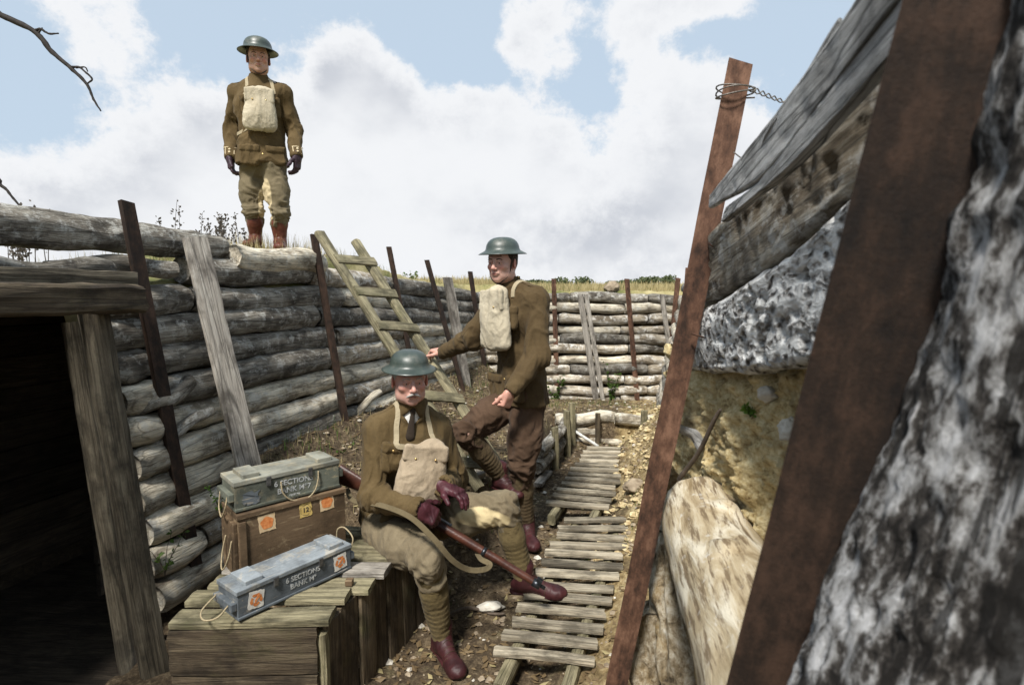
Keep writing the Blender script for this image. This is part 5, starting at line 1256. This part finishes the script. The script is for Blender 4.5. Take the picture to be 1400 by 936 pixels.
    for i in range(3): HM[i][0] = HF_[i]; HM[i][1] = HL_[i]; HM[i][2] = HU_[i]; HM[i][3] = hcn[i]
    hm = mk('helmet', v, f, M['helmet'], root, HM)
    v, f = lathe([(.1495*hp, -.0085*hp), (.1515*hp, -.0065*hp), (.1495*hp, -.0045*hp)], 56, 1.08, .94); mk('rim', v, f+[], M['helmet'], hm, HM)
    cs = [hc(.02, .078, .03), hc(.03, .069, -.04), hc(.052, .045, -.098), hc(.062, 0, -.124), hc(.052, -.045, -.098), hc(.03, -.069, -.04), hc(.02, -.078, .03)]
    if g.get('chinstrap'): ribbon('chinstrap', cs, .014, .0025, M['strap_d'], hm, HM.translation, side=F_)
    # ---- tunic
    tlo, thi = tp.min(0)-.22, tp.max(0)+.20; tlo[2] -= .12; t = SDF(tlo, thi, g.get('tres', .006)); wa = J['pel'].lerp(J['chest'], .45); sct = g.get('sc', 1)
    t.cone(J['pel']-Ut*.02, wa, .163*sct, .152*sct, .05, Ft, .72); t.cone(wa, J['chest']+Ut*.03, .152*sct, .172*sct, .05, Ft, .70); t.cone(J['chest']+Ut*.03, tor-Ut*.02, .168*sct, .115*sct, .06, Ft, .70)
    t.cone(J['shl'], J['shr'], .058, .058, .05); t.cone(J['shl']-Lt*.02, J['neck']+Lt*.045-Ut*.015, .055, .038, .05); t.cone(J['shr']+Lt*.02, J['neck']-Lt*.045-Ut*.015, .055, .038, .05)
    for s in 'lr':
        w_ = J['wr'+s]; e_ = J['el'+s]; am = g.get('arm', 1); t.cone(J['sh'+s], e_, .068*am, .056*am, .03); t.cone(e_, w_, .058*am, .043, .03); cd = (w_-e_).normalized(); t.cone(w_-cd*.085, w_-cd*.004, .0475, .0455, .006)
        t.cone(w_-cd*.02, w_+cd*.06, .036, .036, .004, op='-')
    if g.get('sit'):
        t.cone(J['pel'], J['hil'].lerp(J['knl'], .30), .145, .10, .04, Ut, .9); t.cone(J['pel'], J['hir'].lerp(J['knr'], .30), .145, .10, .04, Ut, .9); t.cone(J['pel']-Ft*.03, J['pel']-Ft*.05-Vector((0, 0, .07)), .15, .15, .04, Ft, .8)
        for s in 'lr': kd = (J['kn'+s]-J['hi'+s]).normalized(); t.plane(J['hi'+s]+kd*.235, kd) if s == 'r' and False else None
        t.box(J['pel'].lerp(J['hil'].lerp(J['hir'], .5), .5)+Ft*.38, (Ft, Lt, Ut), (.17, .4, .3), .002, .004, '-') if g.get('cut') else None
    else:
        hem = J['pel']-Ut*g.get('skirt', .15); t.cone(J['pel'], hem, .165*sct, .198*sct, .05, Ft, .78); t.plane(hem+Vector((0, 0, .0)), -Ut+Lt*g.get('hemt', 0)); t.cone(hem-Ut*.06, hem+Ut*.05, .185*sct, .16*sct, .01, Ft, .78, op='-')
        t.box(hem+Ft*.13*sct, (Lt, Ft, Ut), (.006, .06, .14), .002, .006, '-') if g.get('vent') else None
    # collar
    nb = J['neck']; t.cone(nb-Ut*.03, nb+Ut*.022+Ft*.004, .078, .068, .012); t.cone(nb-Ut*.01, nb+Ut*.09, .056, .060, .006, op='-')
    if g.get('lapel'): t.box(nb+Ft*.095-Ut*.030, ((Lt+Ut).normalized(), Ft, (Ut-Lt).normalized()), (.033, .05, .033), .004, .006, '-')
    # front edge, pockets
    def on(l, u_, f=.0): return J['pel'].lerp(J['chest'], 0)+Lt*l+Ut*u_
    cl = (J['chest']-J['pel']).length
    for q in (-1, 1):
        pk = t.snap(A3(J['chest']+Lt*q*.085+Ft*.13+Ut*.0), .0); t.box(pk, (Lt, Ut, Ft), (.05, .062, .016), .010, .003); t.box(pk+A3(Ut*.048+Ft*.003), (Lt, Ut, Ft), (.054, .020, .019), .008, .002)
        if not g.get('sit'):
            pk = t.snap(A3(J['pel']+Lt*q*.10+Ft*.14-Ut*.05), .0); t.box(pk, (Lt, Ut, Ft), (.065, .07, .016), .010, .003); t.box(pk+A3(Ut*.05+Ft*.003), (Lt, Ut, Ft), (.069, .022, .019), .008, .002)
    V, F = t.mesh(); V = smooth(V, F, 1, .4); N_ = vnorm(V, F); fa = .0095
    # stronger creases near the elbows and the waist
    wgt = np.full(len(V), .55)
    for s in 'lr': wgt += 1.0*np.exp(-(np.linalg.norm(V-A3(J['el'+s]), axis=1)/.10)**2)+.1*np.exp(-(np.linalg.norm(V-A3(J['sh'+s]), axis=1)/.10)**2)
    wgt += .7*np.exp(-(np.linalg.norm(V-A3(wa), axis=1)/.2)**2); V = V+N_*(folds(V, fa, 1.15, g.get('seed', 1))*wgt)[:, None]
    tn = skinmesh('tunic', V, F, M[g['tunic']], root, O); tf = t
    def stud(p, r=.0085, mt='brass', nm_='button', par=None, dirv=None):
        p = tf.snap(A3(p), .002); n_ = Vector(tf.grad(p)); v, f = lathe([(r, 0), (r*.95, .003), (r*.6, .005), (.0003, .0058)], 12); return mk(nm_, [tuple(x) for x in v], f, M[mt], par or tn, Matrix.Translation(p) @ n_.to_track_quat('Z', 'Y').to_matrix().to_4x4())
    for u_ in g.get('buttons', (.02, .12, .22)): stud(J['pel']+Ut*u_+Ft*.16)
    for q in (-1, 1): stud(J['chest']+Lt*q*.085+Ft*.16+Ut*.040, .0065)
    for s, q in (('l', 1), ('r', -1)):      # shoulder straps
        ribbon('shoulder_strap', [J['sh'+s]+Ut*.07+Lt*q*.035, J['sh'+s].lerp(J['neck'], .4)+Ut*.06, J['sh'+s].lerp(J['neck'], .72)+Ut*.04], .042, .004, M[g['tunic']], tn, O, tf, .005)
        stud(J['sh'+s].lerp(J['neck'], .66)+Ut*.07, .006)
        if g.get('pips'):
            for k in (.15, .33): stud(J['sh'+s].lerp(J['neck'], k)+Ut*.08, .007, 'brass', 'rank_star')
    if g.get('braid'):
        for s, q in (('l', 1), ('r', -1)):
            w_, e_ = J['wr'+s], J['el'+s]; cd = (w_-e_).normalized(); out = (Ft*.9+Lt*q*.1).normalized(); x_ = cd.cross(out).normalized()
            def cp_(a, h): return w_-cd*h+(out*math.cos(a)+x_*math.sin(a))*.055
            ribbon('cuff_braid', [cp_(a, .075) for a in np.linspace(-1.5, 1.5, 9)], .006, .002, M['braid'], tn, O, tf, .003)
            for a in (-.62, .62): ribbon('cuff_braid', [cp_(a, h) for h in (.075, .05, .03, .012)], .006, .002, M['braid'], tn, O, tf, .003)
            for a, h in ((0, .055), (0, .03)): stud(cp_(a, h), .009, 'braid', 'rank_star')
    if g.get('shirt'):
        s2 = SDF(A3(nb)-.14, A3(nb)+.12, .004); s2.cone(nb-Ut*.05+Ft*.006, nb+Ut*.032+Ft*.006, .062, .0585, .02); s2.cone(nb+Ut*.0, nb+Ut*.11, .053, .057, .005, op='-'); s2.box(nb+Ft*.085+Ut*.03, ((Lt+Ut).normalized(), Ft, (Ut-Lt).normalized()), (.016, .05, .016), .003, .004, '-'); v, f = s2.mesh(); skinmesh('shirt', v, f, M['shirt'], root, O)
        s3 = SDF(A3(nb)-.16, A3(nb)+.14, .004); s3.ell(nb+Ft*.070-Ut*.004, (Lt, Ft, Ut), (.014, .010, .016), .005); s3.cone(nb+Ft*.074-Ut*.015, nb+Ft*.098-Ut*.12, .011, .022, .006, Ft, .4); v, f = s3.mesh(); skinmesh('tie', v, f, M['tie'], root, O)
    # ---- breeches
    lp = np.array([tuple(J[k]) for k in ('pel', 'hil', 'hir', 'knl', 'knr', 'anl', 'anr')]); r_ = SDF(lp.min(0)-.2, lp.max(0)+.22, .0065); r_.cone(J['hil'].lerp(J['pel'], .3), J['hir'].lerp(J['pel'], .3), .115, .115, .05, Ft, .92)
    for s, q in (('l', 1), ('r', -1)):
        hi_, kn_, an_ = J['hi'+s], J['kn'+s], J['an'+s]; td = (kn_-hi_).normalized(); lg = g.get('leg', 1); r_.cone(hi_, hi_.lerp(kn_, .55), .102*lg, .090*lg, .04); r_.cone(hi_.lerp(kn_, .5), kn_, .092*lg, .064*lg, .04); ou = (Lt*q-td*(Lt*q).dot(td)).normalized()
        r_.ell(hi_.lerp(kn_, .48)+ou*.035, (td, ou, td.cross(ou)), (.15, .06, .08), .04); r_.cone(kn_, kn_.lerp(an_, .36 if g.get('leggings') else .24), .067, .055, .03)
    V, F = r_.mesh(); V = smooth(V, F, 1, .4); N_ = vnorm(V, F); wgt = np.full(len(V), .6); col = np.zeros((len(V), 3))
    for s in 'lr': wgt += 1.3*np.exp(-(np.linalg.norm(V-A3(J['kn'+s]), axis=1)/.11)**2)+.6*np.exp(-(np.linalg.norm(V-A3(J['hi'+s]), axis=1)/.1)**2)
    for (pc_, rr) in g.get('patch', []):
        d = V-A3(pc_); d = d/np.array(rr); e = np.linalg.norm(d, axis=1)+fbm(V*14, 2)*.12; col[:, 0] = np.maximum(col[:, 0], np.clip((1.05-e)/.08, 0, 1))
    V = V+N_*(folds(V, .009, 1.1, g.get('seed', 1)+5, (1, 1, 1))*wgt)[:, None]; skinmesh('breeches', V, F, M[g['breech']], root, O, col)
    # ---- leg wraps and boots
    for s, q in (('l', 1), ('r', -1)):
        kn_, an_ = J['kn'+s], J['an'+s]; sd_ = (an_-kn_).normalized(); L1 = (an_-kn_).length; back = Vector(g['toe'+s]).normalized()*-1; back = (back-sd_*back.dot(sd_)).normalized(); a0 = kn_.lerp(an_, .28 if g.get('leggings') else .16); p_ = SDF(np.minimum(A3(kn_), A3(an_))-.13, np.maximum(A3(kn_), A3(an_))+.13, .005)
        wrap = (lambda t_, P_: .0032*(1-((t_*9+((P_@A3(back))*3)) % 1))) if not g.get('leggings') else None
        p_.cone(a0, kn_.lerp(an_, .45)+back*.006, .058, .061, .01, fn=wrap); p_.cone(kn_.lerp(an_, .42)+back*.006, an_, .061, .045, .012, fn=wrap); p_.plane(a0-sd_*.006, -sd_) if g.get('leggings') else None
        v, f = p_.mesh(); v = smooth(v, f, 1, .3); v = v+vnorm(v, f)*folds(v, .0022, 1.6, 3)[:, None]; skinmesh('legging' if g.get('leggings') else 'puttee', v, f, M[g['wrap']], root, O)
        td = Vector(g['toe'+s]).normalized(); up_ = Vector(g.get('up'+s, (0, 0, 1))); td = (td-up_*td.dot(up_)).normalized(); sd2 = up_.cross(td); BA = (td, sd2, up_); b_ = SDF(A3(an_)-.30, A3(an_)+.30, .005)
        b_.cone(an_+up_*.05, an_-up_*.03, .050, .046, .02); b_.ell(an_-td*.02-up_*.052, BA, (.048, .037, .042), .02); b_.cone(an_+td*.02-up_*.03, an_+td*.12-up_*.062, .044, .033, .03, sd2, .95); b_.ell(an_+td*.155-up_*.066, BA, (.062, .045, .034), .025)
        so_ = an_-up_*.088; b_.plane(so_, -up_); b_.cone(so_-td*.035+up_*.008, so_+td*.02+up_*.006, .040, .036, .004, up_, .28); b_.cone(so_+td*.02+up_*.006, so_+td*.165+up_*.006, .036, .044, .004, up_, .22); b_.plane(so_-up_*.008, -up_)
        v, f = b_.mesh(); v = smooth(v, f, 1, .4); v = v+vnorm(v, f)*folds(v, .0014, 2.5, 8)[:, None]; bo = skinmesh('boot', v, f, M[g['boot']], root, O)
        for k in range(5):
            a = an_+td*(.045+.018*k)+up_*(.022-.022*k); pts_ = [a+sd2*.022, a+sd2*.0+up_*.012, a-sd2*.022]; P__ = b_.snap(np.array([tuple(x) for x in spline(pts_, 4)]), .0015); tube('lace', [Vector(x) for x in P__], .0018, M['strap_d'], bo, seg=5)
    return root, tf, J, (Ft, Lt, Ut), r_, O
def satchel(c, A, h, label, mat, sd0, flap=.35, name='chest_satchel', strap_pts=(), tf=None, sag=.02):
    """canvas bag: A=(right, up, out) axes, h half sizes"""
    c = Vector(c); R_, U_, O_ = [Vector(v).normalized() for v in A]; m = max(h)*1.5+.03; s = SDF(A3(c)-m, A3(c)+m, .0045)
    def bend(q):
        q = q.copy(); q[..., 0] = q[..., 0]/(1+.10*np.clip(-q[..., 1]/h[1], -1, 1)); q[..., 1] = q[..., 1]+sag*np.cos(q[..., 0]/h[0]*1.3)*.5; return q
    s.box(c, (R_, U_, O_), (h[0], h[1], h[2]*.75), .03, .02, fn=bend); s.ell(c-U_*h[1]*.25+O_*h[2]*.35, (R_, U_, O_), (h[0]*.86, h[1]*.75, h[2]*.85), .05)
    s.box(c+U_*h[1]*(1-flap)+O_*h[2]*.62, (R_, U_, O_), (h[0]*.97, h[1]*flap, .012), .009, .006); s.ell(c+U_*h[1]*.95+R_*h[0]*.3, (R_, U_, O_), (h[0]*.5, .03, h[2]*.6), .03)
    V, F = s.mesh(); N_ = vnorm(V, F); V = V+N_*(folds(V, .0042, 1.0, sd0, (1, 1, .6))+folds(V, .0012, 2.6, sd0+4, (1, 1, 1)))[:, None]
    V = smooth(V, F, 1, .3); o = skinmesh(name, V, F, M[mat], None, c); props(o, label, 'satchel'); PW[o.name] = Matrix.Translation(c)
    for q in (-.45, .45):
        p = s.snap(A3(c+R_*h[0]*q+U_*h[1]*(1-flap*1.7)+O_*(h[2]*1.1)), .002); v, f = lathe([(.006, 0), (.005, .003), (.0003, .004)], 10); mk('snap', [tuple(x) for x in v], f, M['brass'], o, Matrix.Translation(p) @ O_.to_track_quat('Z', 'Y').to_matrix().to_4x4())
    for sp2 in strap_pts: ribbon('strap', sp2, .026, .004, M['web'], o, c, tf, .007)
    return o, s

# ------------------------------------------------------------------ standing officer on the parapet
Z = Vector((0, 0, 1)); D3 = lambda a, b: (Vector(b)-Vector(a))
Yo = 4.6; g0 = gz(-2.05, 4.62)
hL, hR = W(372, 230, Yo), W(345, 230, Yo+.02); aL, aR = W(384, 352, Yo-.02), W(351, 354, Yo+.03); gl = gz(aL.x, aL.y)+.095; gr_ = gz(aR.x, aR.y)+.095; aL.z = gl; aR.z = gr_
sp1 = dict(label='standing person on the parapet in steel helmet, khaki tunic and red-brown leather leggings', origin=(aL+aR)/2-Vector((0, 0, .095)), F=(.40, -.91, 0), H=W(353, 79, 4.56), HF=(.40, -.91, -.10), neck=W(354, 112, 4.60),
    chest=W(356, 152, 4.60), pel=W(359, 208, 4.60), shl=W(387, 129, 4.60), shr=W(324, 129, 4.61), ell=W(401, 175, 4.66), elr=W(317, 175, 4.68), wrl=W(406, 213, 4.54), wrr=W(315, 214, 4.56), hil=hL, hir=hR, knl=W(381, 290, 4.54), knr=W(347, 290, 4.58), anl=aL, anr=aR,
    toel=(.35, -1, 0), toer=(.1, -1, 0), handl=dict(d=(-.03, .02, -1), n=(-1, .1, 0), s=(.1, -1, 0), curl=(28, 35, 25), glove='glove_d'), handr=dict(d=(.02, .02, -1), n=(1, .1, 0), s=(.1, -1, 0), curl=(28, 35, 25), glove='glove_d'),
    hair='hair', tunic='wool', breech='breech_o', wrap='tanleather', boot='tanleather', leggings=True, braid=True, chinstrap=True, helm=1.04, seed=2, skirt=.10, lapel=False, vent=False, sc=.98, skin=(.44, .27, .2), buttons=(-.04, .04), leg=.86, arm=.9)
sp1['patch'] = [(W(372, 275, 4.50)+Vector((-.045, .0, 0)), (.05, .2, .17)), (W(354, 280, 4.53)+Vector((.03, 0, 0)), (.045, .2, .15))]
r1_, tf1, J1, (Ff, Ll, Uu), _, _ = person('officer', sp1)
cB = Vector(tf1.snap(A3(J1['chest']+Ff*.15-Ll*.01-Uu*.03), .04))
satchel(cB, (Ll, Uu, Ff), (.105, .145, .05), 'pale canvas satchel on the chest of the person standing on the parapet', 'canvas', 3, tf=tf1,
        strap_pts=[[cB+Uu*.13+Ll*.1, J1['shl'].lerp(J1['neck'], .5)+Uu*.06+Ff*.05, J1['shl'].lerp(J1['neck'], .5)+Uu*.07, J1['shl'].lerp(J1['neck'], .5)-Ff*.08+Uu*.03], [cB+Uu*.13-Ll*.1, J1['shr'].lerp(J1['neck'], .5)+Uu*.06+Ff*.05, J1['shr'].lerp(J1['neck'], .5)+Uu*.07, J1['shr'].lerp(J1['neck'], .5)-Ff*.08+Uu*.03],
                   [cB-Uu*.12-Ll*.1, J1['pel']+Uu*.12-Ll*.16+Ff*.06, J1['pel']+Uu*.12-Ll*.18-Ff*.04]])
# ------------------------------------------------------------------ young man with one foot up on the fire step
aL = W(720, 722, 3.42); aL.z = gz(aL.x, aL.y)+.095; aR = W(684, 650, 3.46)
sp2 = dict(label='young person standing with one foot on the earth step, holding the ladder, in brown breeches', origin=(aL.x, aL.y, aL.z-.095), F=(-.80, -.60, 0), H=W(687, 357, 3.38), HF=(-.47, -.87, -.05), neck=W(696, 388, 3.42), chest=W(707, 434, 3.44), pel=W(713, 515, 3.45),
    shl=W(733, 410, 3.31), shr=W(680, 408, 3.57), ell=W(735, 488, 3.22), elr=W(645, 463, 3.62), wrl=W(699, 534, 3.12), wrr=W(606, 482, 3.82), hil=W(722, 548, 3.38), hir=W(700, 548, 3.52), knl=W(712, 640, 3.33), knr=W(637, 590, 3.28), anl=aL, anr=aR,
    toel=(.22, -1, 0), toer=(.62, -.78, 0), handl=dict(d=(-.35, -.1, -.93), n=(-.75, .6, .2), s=(-.5, -.8, .2), curl=(72, 80, 50), thumb=(.35, .85, .5)), handr=dict(d=(-.62, .55, .1), n=(-.1, .2, -1), s=(-.6, -.7, 0), curl=(45, 50, 35), sc=1.0),
    hair='hair', tunic='wool2', breech='breech_b', wrap='puttee_b', boot='oxblood', chinstrap=True, helm=.97, seed=7, skirt=.16, sc=.95, skin=(.52, .32, .25), fine=True, hemt=0, buttons=(-.08, .0, .08), vent=True)
r2_, tf2, J2, (Ff, Ll, Uu), _, _ = person('young', sp2)
cB = Vector(tf2.snap(A3(J2['chest']+Ff*.16+Uu*.0-Ll*.0), .045))
satchel(cB, (Ll, Uu, Ff), (.11, .17, .045), 'cream canvas satchel on the chest of the person by the ladder', 'canvas', 9, tf=tf2,
        strap_pts=[[cB+Uu*.14+Ll*.1, J2['shl'].lerp(J2['neck'], .45)+Uu*.06+Ff*.05, J2['shl'].lerp(J2['neck'], .45)+Uu*.07, J2['shl'].lerp(J2['neck'], .45)-Ff*.1+Uu*.03, J2['chest']-Ff*.16+Ll*.06], [cB+Uu*.14-Ll*.1, J2['shr'].lerp(J2['neck'], .45)+Uu*.06+Ff*.05, J2['shr'].lerp(J2['neck'], .45)+Uu*.07, J2['shr'].lerp(J2['neck'], .45)-Ff*.08+Uu*.03]])
# ------------------------------------------------------------------ older seated man with rifle
aR = W(604, 880, 2.48); aR.z = gz(aR.x, aR.y)+.10; aL = W(716, 800, 2.70); aL.z = max(aL.z, .105)
sp3 = dict(label='older seated person with grey moustache, oxblood gloves and boots, resting a rifle across the knee', origin=WZ(540, 800, .3), F=(.30, -.95, 0), H=W(560, 516, 2.70), HF=(.34, -.93, -.06), neck=W(562, 557, 2.74), chest=W(556, 618, 2.75), pel=W(540, 700, 2.82),
    shl=W(597, 586, 2.84), shr=W(517, 588, 2.70), ell=W(622, 655, 2.88), elr=W(506, 678, 2.58), wrl=W(606, 664, 2.58), wrr=W(570, 694, 2.48), hil=W(574, 715, 2.84), hir=W(526, 724, 2.74), knl=W(690, 692, 2.68), knr=W(586, 764, 2.40), anl=aL, anr=aR,
    toel=(1, -.22, 0), toer=(.50, -.86, 0), handl=dict(d=(.85, -.42, -.22), n=(-.1, -.1, -1), s=(-.3, -1, 0), curl=(22, 30, 20), glove='glove'), handr=dict(d=(.86, .10, -.52), n=(-.35, .75, -.6), s=(.3, .5, .8), curl=(45, 55, 40), glove='glove'),
    hair='hair_g', moustache=True, tunic='wool', breech='breech_l', wrap='puttee', boot='oxblood', helm=.92, seed=12, sit=True, pips=True, shirt=True, lapel=True, sc=.98, skin=(.54, .32, .26), fine=True, tres=.005, buttons=(.06, .15))
sp3['patch'] = [(W(655, 712, 2.60), (.15, .10, .055))]
r3_, tf3, J3, (Ff, Ll, Uu), _, _ = person('old', sp3)
cB = Vector(tf3.snap(A3(J3['chest']+Ff*.16+Ll*.055-Uu*.045), .045))
bg3, bf3 = satchel(cB, (Ll, Uu, Ff), (.105, .14, .055), 'tan canvas satchel with gathered top on the chest of the seated person', 'canvas_tan', 15, tf=tf3, flap=.25,
        strap_pts=[[cB+Uu*.11+Ll*.09, J3['shl'].lerp(J3['neck'], .5)+Uu*.06+Ff*.07, J3['shl'].lerp(J3['neck'], .5)+Uu*.07, J3['shl'].lerp(J3['neck'], .5)-Ff*.08+Uu*.03], [cB+Uu*.11-Ll*.09, J3['chest']-Ll*.075+Uu*.08+Ff*.14, J3['shr'].lerp(J3['neck'], .5)+Uu*.06+Ff*.05, J3['shr'].lerp(J3['neck'], .5)+Uu*.07, J3['shr'].lerp(J3['neck'], .5)-Ff*.08+Uu*.03]])
# rifle
mz, hp_, bt_ = W(742, 802, 2.46), W(598, 712, 2.60), W(466, 634, 2.74)
rf = thing('rifle', mz, 'bolt action rifle held muzzle down by the seated person, butt tucked under the arm', 'rifle')
FMr = frame(mz, bt_, Z); xa, ya, za = [Vector((FMr[0][i], FMr[1][i], FMr[2][i])) for i in range(3)]
rp = lambda x, y=0, z=0: mz+xa*x+ya*y+za*z
Lr = (bt_-mz).length; LO, HI = np.minimum(A3(mz), A3(bt_))-.12, np.maximum(A3(mz), A3(bt_))+.12
s = SDF(LO, HI, .005)
s.cone(rp(.03), rp(.62, 0, -.004), .0165, .024, .004); s.cone(rp(.60, 0, -.008), rp(.80, 0, -.012), .024, .024, .01, ya, .8); s.cone(rp(.80, 0, -.014), rp(.88, 0, -.028), .021, .019, .01)
v, f = s.mesh(); skinmesh('stock', v, f, M['stock'], rf, mz)
s = SDF(LO, HI, .005); s.cone(rp(.865, 0, -.026), rp(Lr+.02, 0, -.055), .020, .056, .01, ya, .42); s.plane(rp(Lr), xa); v, f = s.mesh(); bu = skinmesh('butt', v, f, M['stock'], rf, mz)
s = SDF(A3(rp(Lr, 0, -.05))-.09, A3(rp(Lr, 0, -.05))+.09, .003); s.cone(rp(Lr-.005, 0, -.026), rp(Lr-.004, 0, -.083), .022, .021, .004); s.plane(rp(Lr+.004), xa); s.plane(rp(Lr-.003), -xa); v, f = s.mesh(); skinmesh('butt_plate', v, f, M['brass'], bu, mz)
tube('barrel', [rp(-.012), rp(.05)], .0085, M['steel'], rf, seg=14)
tube('nose_cap', [rp(.012, 0, -.002), rp(.05, 0, -.002)], [.0190, .0200], M['steel'], rf, seg=16); tube('barrel_band', [rp(.30, 0, -.002), rp(.318, 0, -.002)], .0225, M['steel'], rf, seg=16)
for q in (-1, 1): plank('sight_guard', rp(.012, q*.010, .018), rp(.04, q*.010, .018), .003, .022, M['steel'], rf, up=za, rough=0, chip=0, warp=0)
tube('receiver', [rp(.62, 0, .012), rp(.83, 0, .008)], .0155, M['steel'], rf, seg=14); tube('bolt_handle', [rp(.80, 0, .012), rp(.802, -.03, .010), rp(.798, -.045, -.008)], [.006, .005, .009], M['steel'], rf, seg=8)
plank('rear_sight', rp(.50, 0, .026), rp(.57, 0, .026), .012, .012, M['steel'], rf, up=za, rough=0, chip=0, warp=0); plank('magazine', rp(.66, 0, -.045), rp(.74, 0, -.048), .022, .05, M['steel'], rf, up=za, rough=0, chip=0, warp=0)
tube('trigger_guard', spline([rp(.755, 0, -.03), rp(.77, 0, -.058), rp(.81, 0, -.058), rp(.83, 0, -.03)], 5), .003, M['steel'], rf, seg=6)
tube('sling_swivel', [rp(.33, 0, -.022), rp(.335, 0, -.036)], .005, M['steel'], rf, seg=8)
ribbon('sling', [W(474, 668, 2.74), W(484, 684, 2.60), W(520, 690, 2.47), W(560, 706, 2.36), W(592, 735, 2.275), W(618, 765, 2.29), W(640, 778, 2.34), W(662, 778, 2.38), W(670, 771, 2.42), W(658, 764, 2.46), rp(.335, -.004, -.03)], .024, .003, M['sling'], rf, mz, side=Vector((.15, -.85, .5)))
